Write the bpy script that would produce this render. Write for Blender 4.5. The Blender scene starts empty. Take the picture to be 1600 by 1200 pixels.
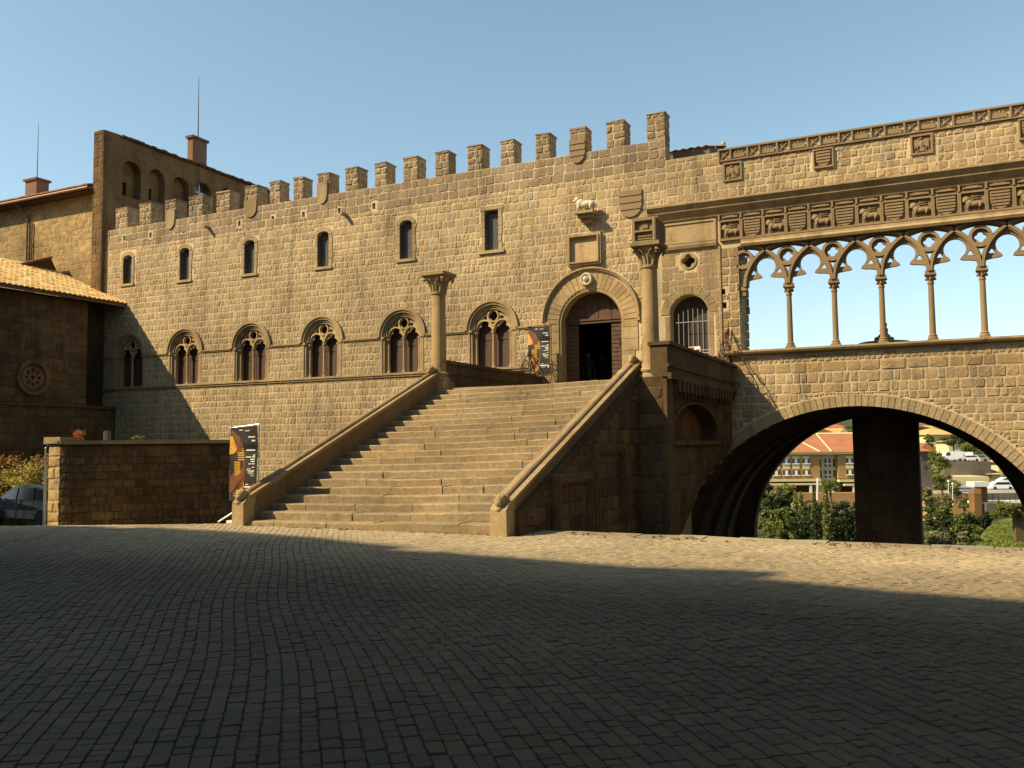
import bpy, math, random
import numpy as np
from mathutils import Vector, Matrix
from mathutils.geometry import delaunay_2d_cdt
random.seed(7); rng = np.random.default_rng(7)
S = bpy.context.scene
COL = S.collection
PI = math.pi; cos = math.cos; sin = math.sin
# ------------------------------------------------------------------ camera
F = 1380.; TH = math.radians(26); P = math.atan(95/1380.); RHO = -.01; EYE = 1.65
f0 = Vector((-sin(TH), cos(TH), 0)); r0 = Vector((cos(TH), sin(TH), 0)); u0 = Vector((0, 0, 1))
fw = f0*cos(P)+u0*sin(P); up_ = u0*cos(P)-f0*sin(P)
rt = r0*cos(RHO)+up_*sin(RHO); upc = -r0*sin(RHO)+up_*cos(RHO)
CP = Vector((0, 0, EYE))
cam = bpy.data.cameras.new('camera'); camo = bpy.data.objects.new('camera', cam); COL.objects.link(camo)
cam.sensor_width = 36; cam.lens = F/1600*36; cam.clip_start = .1; cam.clip_end = 5000
m = Matrix.Identity(4)
for i in range(3):
    m[i][0] = rt[i]; m[i][1] = upc[i]; m[i][2] = -fw[i]; m[i][3] = CP[i]
camo.matrix_world = m
S.camera = camo
S.view_settings.view_transform = 'Standard'; S.view_settings.look = 'None'
S.view_settings.exposure = 0.62; S.view_settings.gamma = 1
# ------------------------------------------------------------------ sun and sky
SD = Vector((1.05, 1.0, -1.27)).normalized()          # the way the light travels
sun = bpy.data.lights.new('sun', 'SUN'); sun.energy = 5.0; sun.angle = math.radians(.5); sun.color = (1, .805, .51)
suno = bpy.data.objects.new('sun', sun); COL.objects.link(suno)
suno.rotation_euler = SD.to_track_quat('-Z', 'Y').to_euler()
W = bpy.data.worlds.new('World'); S.world = W; W.use_nodes = True
nt = W.node_tree; bg = nt.nodes['Background']; sky = nt.nodes.new('ShaderNodeTexSky')
sky.sky_type = 'NISHITA'; sky.sun_disc = False
sky.sun_elevation = math.asin(-SD.z); sky.sun_rotation = math.atan2(-SD.x, -SD.y)
sky.air_density = 1.0; sky.dust_density = .7; sky.ozone_density = 1.0
hsv = nt.nodes.new('ShaderNodeHueSaturation'); hsv.inputs['Saturation'].default_value = .88; hsv.inputs['Hue'].default_value = .476
nt.links.new(sky.outputs[0], hsv.inputs['Color']); nt.links.new(hsv.outputs[0], bg.inputs[0]); bg.inputs[1].default_value = .118
S.cycles.diffuse_bounces = 2; S.cycles.max_bounces = 6
# ------------------------------------------------------------------ pixel -> place helpers (1600x1200 photograph)
def ray(x, y): return fw+rt*((x-800)/F)+upc*((600-y)/F)
def onY(x, y, Y=30.): d = ray(x, y); t = Y/d.y; return CP+d*t
def onX(x, y, X): d = ray(x, y); t = X/d.x; return CP+d*t
def onZ(x, y, Z=0.): d = ray(x, y); t = (Z-EYE)/d.z; return CP+d*t
# ------------------------------------------------------------------ mesh builder
class MB:
    def __init__(s): s.v = []; s.f = []; s.c = []
    def vert(s, p, c=(1, 1, 1)): s.v.append(tuple(p)); s.c.append(c); return len(s.v)-1
    def quadlist(s, pts, faces, c=(1, 1, 1)):
        b = len(s.v)
        s.v += [tuple(p) for p in pts]; s.c += [c]*len(pts); s.f += [tuple(b+i for i in f) for f in faces]
    def box(s, x0, x1, y0, y1, z0, z1, c=(1, 1, 1), M=None, j=0.):
        if x0 > x1: x0, x1 = x1, x0
        if y0 > y1: y0, y1 = y1, y0
        if z0 > z1: z0, z1 = z1, z0
        p = [(x, y, z) for z in (z0, z1) for (x, y) in ((x0, y0), (x1, y0), (x1, y1), (x0, y1))]
        if j: p = [(a+random.uniform(-j, j), b+random.uniform(-j, j), d+random.uniform(-j, j)) for a, b, d in p]
        if M: p = [M(*q) for q in p]
        s.quadlist(p, [(3, 2, 1, 0), (4, 5, 6, 7), (0, 1, 5, 4), (1, 2, 6, 5), (2, 3, 7, 6), (3, 0, 4, 7)], c)
    def prism(s, poly, w0, w1, M, c=(1, 1, 1)):
        s.plate([poly], w0, w1, M, c)
    def plate(s, loops, w0, w1, M, c=(1, 1, 1), jit=0.):
        vs = []; es = []
        for L in loops:
            b = len(vs); n = len(L); vs += [Vector((p[0], p[1])) for p in L]
            es += [(b+i, b+(i+1) % n) for i in range(n)]
        ov, oe, of, _, _, _ = delaunay_2d_cdt(vs, es, [], 1, 1e-5)
        n = len(ov)
        def inside(p):
            r = False
            for L in loops:
                m_ = len(L); j_ = m_-1
                for i_ in range(m_):
                    (xa, ya), (xb, yb) = L[i_][:2], L[j_][:2]
                    if (ya > p[1]) != (yb > p[1]) and p[0] < (xb-xa)*(p[1]-ya)/(yb-ya)+xa: r = not r
                    j_ = i_
            return r
        of = [f for f in of if inside(((ov[f[0]].x+ov[f[1]].x+ov[f[2]].x)/3, (ov[f[0]].y+ov[f[1]].y+ov[f[2]].y)/3))]
        cnt = {}
        for f in of:
            for i in range(3):
                a, b = f[i], f[(i+1) % 3]; cnt[(a, b)] = cnt.get((a, b), 0)+1
        pts = [M(p.x, p.y, w1) for p in ov]+[M(p.x, p.y, w0) for p in ov]
        fs = [tuple(f) for f in of]+[tuple(n+i for i in reversed(f)) for f in of]
        for (a, b) in cnt:
            if (b, a) not in cnt: fs.append((b, a, n+a, n+b))
        s.quadlist(pts, fs, c)
    def lathe(s, prof, cx, cy, n=16, c=(1, 1, 1), M=None, sq=None):
        pts = []; fs = []; k = len(prof)
        for (r, z) in prof:
            for i in range(n):
                a = 2*PI*i/n+(PI/4 if n == 4 else 0); p = (cx+r*cos(a), cy+r*sin(a), z)
                pts.append(M(*p) if M else p)
        for j in range(k-1):
            for i in range(n): fs.append((j*n+i, j*n+(i+1) % n, (j+1)*n+(i+1) % n, (j+1)*n+i))
        fs.append(tuple(range(n-1, -1, -1))); fs.append(tuple((k-1)*n+i for i in range(n)))
        s.quadlist(pts, fs, c)
    def tube(s, path, r, n=6, c=(1, 1, 1)):
        path = [Vector(p) for p in path]; pts = []; fs = []
        rs = r if isinstance(r, (list, tuple)) else [r]*len(path)
        for i, p in enumerate(path):
            t = (path[min(i+1, len(path)-1)]-path[max(i-1, 0)])
            t = t.normalized() if t.length > 0 else Vector((0, 0, 1))
            a = t.cross(Vector((0, 0, 1)) if abs(t.z) < .9 else Vector((1, 0, 0))).normalized(); b = t.cross(a)
            for k in range(n):
                q = p+(a*cos(2*PI*k/n)+b*sin(2*PI*k/n))*rs[i]; pts.append(q)
        for i in range(len(path)-1):
            for k in range(n): fs.append((i*n+k, i*n+(k+1) % n, (i+1)*n+(k+1) % n, (i+1)*n+k))
        fs.append(tuple(range(n-1, -1, -1))); fs.append(tuple((len(path)-1)*n+k for k in range(n)))
        s.quadlist(pts, fs, c)
    def ball(s, p, r, n=8, c=(1, 1, 1), sc=(1, 1, 1)):
        prof = [(max(.001, r*sin(PI*k/n)), -r*cos(PI*k/n)) for k in range(n+1)]
        s.lathe([(a, b) for a, b in prof], 0, 0, 2*n, c, M=lambda x, y, z: (p[0]+x*sc[0], p[1]+y*sc[1], p[2]+z*sc[2]))
    def build(s, name, mat, parent=None, smooth=False, local=None):
        me = bpy.data.meshes.new(name)
        v = np.array(s.v, dtype=np.float64).reshape(-1, 3)
        if local is not None: v = v-np.array(local)
        me.from_pydata(v.tolist(), [], s.f)
        at = me.color_attributes.new('Col', 'FLOAT_COLOR', 'POINT')
        ca = np.ones((len(s.v), 4), dtype=np.float32); ca[:, :3] = np.array(s.c, dtype=np.float32).reshape(-1, 3)
        at.data.foreach_set('color', ca.ravel())
        if isinstance(mat, (list, tuple)):
            for q in mat: me.materials.append(q)
        else: me.materials.append(mat)
        if smooth: me.polygons.foreach_set('use_smooth', [True]*len(me.polygons))
        me.update()
        o = bpy.data.objects.new(name, me); COL.objects.link(o)
        if parent: o.parent = parent
        return o
def tag(o, label=None, cat=None, group=None, kind=None):
    if label: o['label'] = label
    if cat: o['category'] = cat
    if group: o['group'] = group
    if kind: o['kind'] = kind
    return o
def empty(name, loc=(0, 0, 0), label=None, cat=None, group=None, rz=0.):
    o = bpy.data.objects.new(name, None); COL.objects.link(o); o.location = loc; o.rotation_euler = (0, 0, rz)
    o.empty_display_size = .2
    return tag(o, label, cat, group)
def copytree(o, parent=None):
    c = o.copy(); COL.objects.link(c)
    if parent: c.parent = parent
    for ch in [x for x in COL.objects if x.parent == o and x != c]: copytree(ch, c)
    return c
# ------------------------------------------------------------------ materials
def newmat(name):
    m = bpy.data.materials.new(name); m.use_nodes = True; n = m.node_tree; b = n.nodes['Principled BSDF']
    return m, n, b
def stone(name, tint, rough=.95, big=.25, fine=.3, bump=.6, bscale=9., spec=.15, dirt=None, dist=.02, dfac=.75, streak=0.):
    m, n, b = newmat(name); N = n.nodes.new; L = n.links.new
    tc = N('ShaderNodeTexCoord'); at = N('ShaderNodeAttribute'); at.attribute_name = 'Col'
    geo = N('ShaderNodeNewGeometry')
    n1 = N('ShaderNodeTexNoise'); n1.inputs['Scale'].default_value = .35; n1.inputs['Detail'].default_value = 6
    n2 = N('ShaderNodeTexNoise'); n2.inputs['Scale'].default_value = bscale; n2.inputs['Detail'].default_value = 8
    n2.inputs['Roughness'].default_value = .7
    L(geo.outputs['Position'], n1.inputs[0]); L(geo.outputs['Position'], n2.inputs[0])
    r1 = N('ShaderNodeMapRange'); r1.inputs[1].default_value = .3; r1.inputs[2].default_value = .7
    r1.inputs[3].default_value = 1-big; r1.inputs[4].default_value = 1+big
    r2 = N('ShaderNodeMapRange'); r2.inputs[1].default_value = .25; r2.inputs[2].default_value = .75
    r2.inputs[3].default_value = 1-fine; r2.inputs[4].default_value = 1+fine
    L(n1.outputs[0], r1.inputs[0]); L(n2.outputs[0], r2.inputs[0])
    mu = N('ShaderNodeMath'); mu.operation = 'MULTIPLY'; L(r1.outputs[0], mu.inputs[0]); L(r2.outputs[0], mu.inputs[1])
    vm = N('ShaderNodeVectorMath'); vm.operation = 'MULTIPLY'; vm.inputs[1].default_value = tint
    L(at.outputs['Color'], vm.inputs[0])
    vs = N('ShaderNodeVectorMath'); vs.operation = 'SCALE'; L(vm.outputs[0], vs.inputs[0]); L(mu.outputs[0], vs.inputs['Scale'])
    out = vs.outputs[0]
    if dirt:
        n3 = N('ShaderNodeTexNoise'); n3.inputs['Scale'].default_value = 1.3; n3.inputs['Detail'].default_value = 9; n3.inputs['Roughness'].default_value = .75
        L(geo.outputs['Position'], n3.inputs[0])
        r3 = N('ShaderNodeMapRange'); r3.inputs[1].default_value = .5; r3.inputs[2].default_value = .72; r3.inputs[4].default_value = dfac
        L(n3.outputs[0], r3.inputs[0])
        mx = N('ShaderNodeMix'); mx.data_type = 'RGBA'; L(r3.outputs[0], mx.inputs[0]); L(out, mx.inputs[6]); mx.inputs[7].default_value = (*dirt, 1)
        out = mx.outputs[2]
    if streak:
        mp = N('ShaderNodeVectorMath'); mp.operation = 'MULTIPLY'; mp.inputs[1].default_value = (1.6, 1.6, .22); L(geo.outputs['Position'], mp.inputs[0])
        n4 = N('ShaderNodeTexNoise'); n4.inputs['Scale'].default_value = 1.; n4.inputs['Detail'].default_value = 6; n4.inputs['Roughness'].default_value = .6; L(mp.outputs[0], n4.inputs[0])
        r4 = N('ShaderNodeMapRange'); r4.inputs[1].default_value = .50; r4.inputs[2].default_value = .70; r4.inputs[3].default_value = 1.05; r4.inputs[4].default_value = 1-streak; L(n4.outputs[0], r4.inputs[0])
        v4 = N('ShaderNodeVectorMath'); v4.operation = 'SCALE'; L(out, v4.inputs[0]); L(r4.outputs[0], v4.inputs['Scale']); out = v4.outputs[0]
    L(out, b.inputs['Base Color'])
    bp = N('ShaderNodeBump'); bp.inputs['Strength'].default_value = bump; bp.inputs['Distance'].default_value = dist
    L(n2.outputs[0], bp.inputs['Height']); L(bp.outputs[0], b.inputs['Normal'])
    b.inputs['Roughness'].default_value = rough; b.inputs['Specular IOR Level'].default_value = spec
    return m
def plain(name, col, rough=.6, metal=0., spec=.4, noise=.12, scale=20., bump=0., emit=None):
    m, n, b = newmat(name); N = n.nodes.new; L = n.links.new
    at = N('ShaderNodeAttribute'); at.attribute_name = 'Col'
    geo = N('ShaderNodeNewGeometry'); n1 = N('ShaderNodeTexNoise'); n1.inputs['Scale'].default_value = scale; n1.inputs['Detail'].default_value = 5
    L(geo.outputs['Position'], n1.inputs[0])
    r1 = N('ShaderNodeMapRange'); r1.inputs[1].default_value = .25; r1.inputs[2].default_value = .75; r1.inputs[3].default_value = 1-noise; r1.inputs[4].default_value = 1+noise
    L(n1.outputs[0], r1.inputs[0])
    vm = N('ShaderNodeVectorMath'); vm.operation = 'MULTIPLY'; vm.inputs[1].default_value = col; L(at.outputs['Color'], vm.inputs[0])
    vs = N('ShaderNodeVectorMath'); vs.operation = 'SCALE'; L(vm.outputs[0], vs.inputs[0]); L(r1.outputs[0], vs.inputs['Scale'])
    L(vs.outputs[0], b.inputs['Base Color'])
    b.inputs['Roughness'].default_value = rough; b.inputs['Metallic'].default_value = metal; b.inputs['Specular IOR Level'].default_value = spec
    if bump:
        bp = N('ShaderNodeBump'); bp.inputs['Strength'].default_value = bump; bp.inputs['Distance'].default_value = .02
        L(n1.outputs[0], bp.inputs['Height']); L(bp.outputs[0], b.inputs['Normal'])
    return m
def leafmat(name, col):
    m, n, b = newmat(name); N = n.nodes.new; L = n.links.new
    at = N('ShaderNodeAttribute'); at.attribute_name = 'Col'
    vm = N('ShaderNodeVectorMath'); vm.operation = 'MULTIPLY'; vm.inputs[1].default_value = col; L(at.outputs['Color'], vm.inputs[0])
    L(vm.outputs[0], b.inputs['Base Color']); b.inputs['Roughness'].default_value = .6; b.inputs['Specular IOR Level'].default_value = .25
    tr = N('ShaderNodeBsdfTranslucent'); L(vm.outputs[0], tr.inputs[0]); mx = N('ShaderNodeMixShader'); mx.inputs[0].default_value = .3
    L(b.outputs[0], mx.inputs[1]); L(tr.outputs[0], mx.inputs[2]); L(mx.outputs[0], n.nodes['Material Output'].inputs[0])
    return m
TUFA = (.335, .247, .132)
M = {}
M['tufa'] = stone('rough tufa blocks', (1, 1, 1), bscale=13, fine=.34, big=.2, bump=.8, dist=.03, dirt=(.22, .165, .095), dfac=.45, streak=.32)
M['ashlar'] = stone('dressed tufa', TUFA, bscale=14, fine=.22, big=.2, bump=.5, dirt=(.13, .095, .055), streak=.3)
M['carved'] = stone('carved peperino', (.25, .18, .10), bscale=18, fine=.2, big=.15, bump=.4)
M['step'] = stone('worn stair stone', (.275, .208, .118), bscale=12, fine=.35, big=.25, bump=.7, dirt=(.19, .145, .085))
M['dark'] = stone('weathered tufa with painted shade', (.115, .078, .040), bscale=7, fine=.35, big=.35, bump=.6, dirt=(.05, .038, .024), streak=.35)  # dark stone, lowered further to put shade into walls turned from sun
M['marble'] = stone('pale marble', (.52, .46, .33), bscale=20, fine=.12, big=.1, bump=.2)
M['cobble'] = stone('basalt cobbles', (1, 1, 1), bscale=30, fine=.25, big=.28, bump=.5, rough=.8, spec=.3, dist=.008)
M['plaster'] = stone('ochre rubble plaster', (.32, .225, .105), bscale=5, fine=.4, big=.3, bump=1., dirt=(.17, .125, .07), dist=.05)
M['tile'] = stone('terracotta tiles', (1, 1, 1), bscale=12, fine=.25, big=.1, bump=.3)
M['brick'] = stone('red chimney brick', (.19, .115, .075), bscale=25, fine=.35, big=.2, bump=.5)
M['wood'] = plain('weathered brown wood', (.085, .045, .022), .7, noise=.45, scale=9, bump=.4)
M['shutter'] = plain('brown window shutters', (.075, .038, .022), .6, noise=.25, scale=12, bump=.2)
M['iron'] = plain('rusty wrought iron', (.09, .05, .03), .6, .3, noise=.3)
M['steel'] = plain('galvanised steel', (.45, .45, .44), .4, .8)
M['black'] = plain('dark interior plaster', (.05, .042, .034), .9)
M['glassd'] = plain('dark leaded glass', (.05, .05, .055), .25, spec=.6, noise=.4, scale=14)
M['lead'] = plain('pale leading', (.22, .22, .21), .6)
M['white'] = plain('white painted metal', (.8, .8, .78), .4)
M['gutter'] = plain('copper brown gutter', (.17, .085, .05), .5, .3)
# ------------------------------------------------------------------ frames
FY = 30.
def FA(u, v, w): return (u, FY-w, v)                       # facade: u = X, v = Z, w = out toward the piazza
def FYp(Y): return lambda u, v, w: (u, Y-w, v)
def SX(X): return lambda u, v, w: (X+w, u, v)              # a wall facing +X: u = Y
def SXn(X): return lambda u, v, w: (X-w, u, v)
def arc(cx, cz, rx, rz=None, a0=0., a1=PI, n=18):
    rz = rz or rx
    return [(cx+rx*cos(a0+(a1-a0)*i/n), cz+rz*sin(a0+(a1-a0)*i/n)) for i in range(n+1)]
def circ(cx, cz, r, n=20): return [(cx+r*cos(2*PI*i/n), cz+r*sin(2*PI*i/n)) for i in range(n)]
def foil(k, d, r, cx=0, cz=0, rot=0., n=48, a0=0., a1=2*PI):
    pts = []
    full = abs(a1-a0-2*PI) < 1e-6
    for i in range(n if full else n+1):
        a = a0+(a1-a0)*i/n; best = 0
        for j in range(k):
            t = rot+2*PI*j/k; dd = d*cos(a-t); q = r*r-(d*sin(a-t))**2
            if q >= 0: best = max(best, dd+math.sqrt(q))
        pts.append((cx+best*cos(a), cz+best*sin(a)))
    return pts
def rect(x0, x1, z0, z1): return [(x0, z0), (x1, z0), (x1, z1), (x0, z1)]
def archloop(x0, x1, z0, zs, rz=None, n=16):
    c = (x0+x1)/2; r = (x1-x0)/2
    return [(x0, z0), (x1, z0)]+arc(c, zs, r, rz or r, 0, PI, n)
# ------------------------------------------------------------------ rough stone masonry, every block modelled
def jc(base, v=.12, hue=.05):
    k = 1+random.uniform(-v, v); h = random.uniform(-hue, hue)
    return (base[0]*k*(1+h), base[1]*k, base[2]*k*(1-h*1.5))
def stones(mb, Mf, u0, u1, v0, v1, ch=.3, wr=(.16, .36), ok=None, relief=.035, gap=.014, base=(.36, .27, .15), cv=.16, top=None, irregular=.012, w0=0., hv=.12, hue=.05):
    v = v0
    while v < v1-.05:
        h = ch*random.uniform(1-hv, 1+hv)
        if v+h > v1-.08: h = v1-v
        u = u0-random.uniform(0, wr[0])*0
        while u < u1-.02:
            w = random.uniform(*wr)
            if u+w > u1-wr[0]*.5: w = u1-u
            todo = [(u, u+w, v, v+h, 0)]
            while todo:
                a, b, p, q, lvl = todo.pop()
                good = ok is None or (ok(a, p) and ok(b, p) and ok(a, q) and ok(b, q) and ok((a+b)/2, (p+q)/2) and ok((a+b)/2, q) and ok((a+b)/2, p))
                if good:
                    block(mb, Mf, a, b, p, q, relief, gap, jc(base, cv, hue), irregular, w0)
                elif lvl < 4 and max(b-a, q-p) > .13:
                    if b-a > q-p: c = (a+b)/2; todo += [(a, c, p, q, lvl+1), (c, b, p, q, lvl+1)]
                    else: c = (p+q)/2; todo += [(a, b, p, c, lvl+1), (a, b, c, q, lvl+1)]
            u += w
        v += h
def block(mb, Mf, a, b, c, d, relief, gap, col, ir, w0=0.):
    g = gap; R = random.uniform
    a += g*R(.4, 1.4); b -= g*R(.4, 1.4); c += g*R(.4, 1.4); d -= g*R(.4, 1.4)
    ww = b-a; hh = d-c
    if ww < .03 or hh < .03: return
    k = min(ww, hh)*R(.05, .19); k = min(k, .05)
    J = lambda: R(-ir, ir)
    ring = [(a+k, c), (b-k, c), (b, c+k), (b, d-k), (b-k, d), (a+k, d), (a, d-k), (a, c+k)]
    ring = [(x+J(), z+J()) for x, z in ring]
    cx = (a+b)/2+J()*2; cz = (c+d)/2+J()*2; rl = relief*R(.5, 1.3)
    s = 1-min(.35, .03/min(ww, hh)*1.6)
    pts = [Mf(x, z, w0) for x, z in ring]+[Mf(cx+(x-cx)*s, cz+(z-cz)*s, w0+rl*R(.25, 1.2)) for x, z in ring]+[Mf(cx+R(-.4, .4)*ww*.5, cz+R(-.4, .4)*hh*.5, w0+rl*R(.8, 1.4))]
    fs = [(i, (i+1) % 8, 8+(i+1) % 8, 8+i) for i in range(8)]+[(8+i, 8+(i+1) % 8, 16) for i in range(8)]
    mb.quadlist(pts, fs, col)
def ring_voussoirs(mb, Mf, cx, cz, r1, r2, n, w0, w1, a0=0., a1=PI, gap=.012, base=TUFA, cv=.15, rz=None):
    for i in range(n):
        p = a0+(a1-a0)*i/n; q = a0+(a1-a0)*(i+1)/n
        g = gap/r2
        rr = [(r1, p+g), (r1, q-g), (r2, q-g), (r2, p+g)]
        pl = [(cx+r*cos(t), cz+r*sin(t)) for r, t in ((r1, p+g), (r2, p+g), (r2, (p+q)/2), (r2, q-g), (r1, q-g), (r1, (p+q)/2))]
        mb.plate([pl], w0, w1*random.uniform(.8, 1.1), Mf, jc(base, cv, .04))
def hood(mb, Mf, cx, cz, r1, r2, w0, w1, a0=0., a1=PI, n=28, c=(1, 1, 1), rz=1.):
    o = [(cx+r2*cos(a0+(a1-a0)*i/n), cz+rz*r2*sin(a0+(a1-a0)*i/n)) for i in range(n+1)]
    i_ = [(cx+r1*cos(a1-(a1-a0)*i/n), cz+rz*r1*sin(a1-(a1-a0)*i/n)) for i in range(n+1)]
    mb.plate([o+i_], w0, w1, Mf, c)
# ================================================================== GROUND
SKIRT = -9.0
def zc(x, y): return -x*sin(TH)+y*cos(TH)
def xcam(x, y): return x*cos(TH)+y*sin(TH)
def ground(x, y):
    z = 0.
    if x < -13.7: z -= .09*max(0., zc(x, y)-19.3)*min(1, (-13.7-x)/1.0)
    z += .012*math.sin(x*.9+y*.4)*math.sin(y*.8-x*.3)*min(1, max(0, (13.5-y)/2))
    return z
mb = MB()
xs = [-70+i*1.0 for i in range(0, 82)]; ys = [-20+i*1. for i in range(0, 54)]
def sheet(xs, ys, fz, c):
    idx = {}
    for j, y in enumerate(ys):
        for i, x in enumerate(xs): idx[(i, j)] = mb.vert((x, y, fz(x, y)), c)
    for j in range(len(ys)-1):
        for i in range(len(xs)-1): mb.f.append((idx[(i, j)], idx[(i+1, j)], idx[(i+1, j+1)], idx[(i, j+1)]))
JO = (.022, .022, .012)
sheet([-70+i for i in range(63)]+[-7.2], [-20+i for i in range(51)]+[31.5], lambda x, y: ground(x, y)-.012, JO)
sheet([-7.2+.5*i for i in range(0, 60)], [-20+i for i in range(35)]+[14.6, 15.55], lambda x, y: ground(x, y)-.012, JO)
# retaining face of the piazza edge
mb.quadlist([(-7.2, 15.56, -.012), (25, 15.56, -.012), (25, 15.56, -12), (-7.2, 15.56, -12)], [(0, 1, 2, 3)], (.12, .1, .07))
# setts, in rows that run toward the stair foot
A = math.radians(40); RD = (-sin(A), cos(A)); SDv = (cos(A), sin(A))
ccb = [(.130, .096, .047), (.114, .088, .050), (.143, .105, .048), (.108, .085, .054), (.134, .098, .045)]
s_ = -19.
rr = random.Random(3)
while s_ < 17.5:
    w = rr.uniform(.098, .118); r_ = 1.4+rr.random()*.1
    while r_ < 30.:
        l = rr.choice((.095, .11, .125, .15, .19, .22))*rr.uniform(.9, 1.1)
        cs = s_+w/2; cr = r_+l/2
        bend = .14*math.sin(cr*.30+.6)+.03*math.sin(cr*1.1+cs*.3)
        cx = SDv[0]*(cs+bend)+RD[0]*cr; cy = SDv[1]*(cs+bend)+RD[1]*cr
        Z = zc(cx, cy)
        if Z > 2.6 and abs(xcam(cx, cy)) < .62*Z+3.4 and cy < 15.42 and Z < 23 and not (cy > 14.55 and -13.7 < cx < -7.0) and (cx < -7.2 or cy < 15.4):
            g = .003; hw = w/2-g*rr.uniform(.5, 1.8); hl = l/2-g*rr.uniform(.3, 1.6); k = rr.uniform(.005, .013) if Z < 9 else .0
            rot = rr.uniform(-.05, .05); c0 = rr.choice(ccb); dd = min(1, max(0, (cy-8.5)/4.5))**1.3; kk = rr.uniform(.86, 1.13); du = (.46, .37, .225); col = tuple((c0[i]*.50*(1-dd)+(c0[i]*.5+du[i]*.62)*dd)*kk for i in range(3))  # shade in front and sunlight near the stairs painted into sett colour
            hz = ground(cx, cy)+rr.uniform(-.004, .004); tx = rr.uniform(-.02, .02); ty = rr.uniform(-.02, .02)
            if k: out = [(-hw+k, -hl), (hw-k, -hl), (hw, -hl+k), (hw, hl-k), (hw-k, hl), (-hw+k, hl), (-hw, hl-k), (-hw, -hl+k)]
            else: out = [(-hw, -hl), (hw, -hl), (hw, hl), (-hw, hl)]
            out = [(a+rr.uniform(-.004, .004), b+rr.uniform(-.004, .004)) for a, b in out]
            n = len(out); ca, sa = cos(rot), sin(rot)
            def P3(a, b, z):
                a, b = a*ca-b*sa, a*sa+b*ca
                return (cx+SDv[0]*a+RD[0]*b, cy+SDv[1]*a+RD[1]*b, hz+z+a*tx+b*ty)
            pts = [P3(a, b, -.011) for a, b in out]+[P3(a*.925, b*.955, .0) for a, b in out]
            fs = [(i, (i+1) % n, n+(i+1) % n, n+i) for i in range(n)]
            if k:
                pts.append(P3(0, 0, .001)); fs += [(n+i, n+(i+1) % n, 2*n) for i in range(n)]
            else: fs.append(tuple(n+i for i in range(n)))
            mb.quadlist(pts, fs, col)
        r_ += l
    s_ += w
# a band of larger edging stones along the drop
x = -7.0
while x < 12:
    w = rr.uniform(.5, 1.1)
    mb.box(x+.01, x+w-.01, 15.2+rr.uniform(-.06, .05), 15.6, -.2, .004+rr.uniform(0, .012), tuple(v*rr.uniform(.85, 1.1) for v in (.31, .26, .165)), j=.010); x += w
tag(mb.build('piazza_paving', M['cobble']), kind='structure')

# ------------------------------------------------------------------ valley and hill beyond the bridge
def LB(a, b, z): return (a*cos(TH)-b*sin(TH), a*sin(TH)+b*cos(TH), z)
def LP(px, py, b):
    d = ray(px, py); t = b/(d.dot(f0)); p = CP+d*t
    return (p.dot(r0), b, p.z)
def terr(a, b):
    z = -12.
    if b > 190: z += 7*min(1, (b-190)/45.)
    if b > 235: z += (b-235)*.085
    if b > 450: z -= (b-450)*.075
    z += .5*math.sin(a*.09)*math.sin(b*.05)
    return z
mb = MB(); idx = {}
As = [-900, -500, -300, -150, -60]+[-20+8*i for i in range(32)]+[300, 500, 900]; Bs = [18, 25]+[35+9*i for i in range(46)]+[480, 600, 900, 1500, 2600]
for j, b in enumerate(Bs):
    for i, a in enumerate(As):
        p = LB(a, b, terr(a, b) if b > 30 else -12); idx[(i, j)] = mb.vert((p[0], p[1], p[2]), (1, 1, 1))
for j in range(len(Bs)-1):
    for i in range(len(As)-1): mb.f.append((idx[(i, j)], idx[(i+1, j)], idx[(i+1, j+1)], idx[(i, j+1)]))
M['grass'] = stone('valley grass and soil', (.055, .065, .025), bscale=.9, fine=.35, big=.3, bump=.3, dirt=(.10, .08, .045))
tag(mb.build('valley_ground', M['grass']), kind='structure')

# ================================================================== PALACE
TB = (.335, .252, .143); TM = (.50, .40, .245); TT = (.25, .188, .115)
palace = empty('palace', (-22, FY, 0), 'long crenellated medieval palace of rough yellow tufa behind the flight of steps', 'palace')
palace.location = (0, 0, 0)
WX = [-35.1, -31.5, -27.5, -23.6, -19.57, -15.48]
LZ = [(-35.37, 9.66, 11.05), (-31.6, 9.5, 11.0), (-27.65, 9.42, 10.93), (-23.55, 9.33, 10.85), (-19.36, 9.24, 10.82), (-15.44, 9.18, 10.75)]
PUT = [(-35.66, 11.93), (-33.87, 11.88), (-31.7, 11.85), (-28.28, 11.77), (-26.34, 11.74), (-24.63, 11.72), (-22.72, 11.65), (-20.95, 11.62), (-19.19, 11.6), (-17.03, 11.63), (-14.85, 11.58), (-12.83, 11.59), (-10.85, 11.57), (-8.91, 11.6)]
DX, DZ, DR = -11.425, 6.06, 1.24
outer = [(-37.1, -2.5), (-8.0, -2.5), (-8.0, 3.0), (-6.05, 3.0), (-6.05, 11.65), (-8.5, 11.65), (-8.5, 12.42), (-37.1, 12.42)]
loops = [outer]
for u in WX: loops.append(archloop(u-.95, u+.95, 4.6, 6.1))
for i, (u, a, b) in enumerate(LZ):
    loops.append(rect(u-.3, u+.3, a, b) if i == 5 else archloop(u-.29, u+.29, a, b-.16, .16, 8))
for u, v in PUT: loops.append(rect(u-.075, u+.075, v-.13, v+.12))
loops.append(archloop(DX-DR, DX+DR, 3.2, DZ, n=20))
loops.append(archloop(-8.46, -7.11, 3.2, 6.12, .67, n=16))
loops.append(foil(4, .13, .115, -7.76, 7.97, n=32))
for u, v in ((-6.58, 6.79), (-6.55, 6.32)): loops.append(rect(u-.09, u+.07, v-.1, v+.1))
mb = MB(); mb.plate(loops, -.5, 0, FA, TM)
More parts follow.
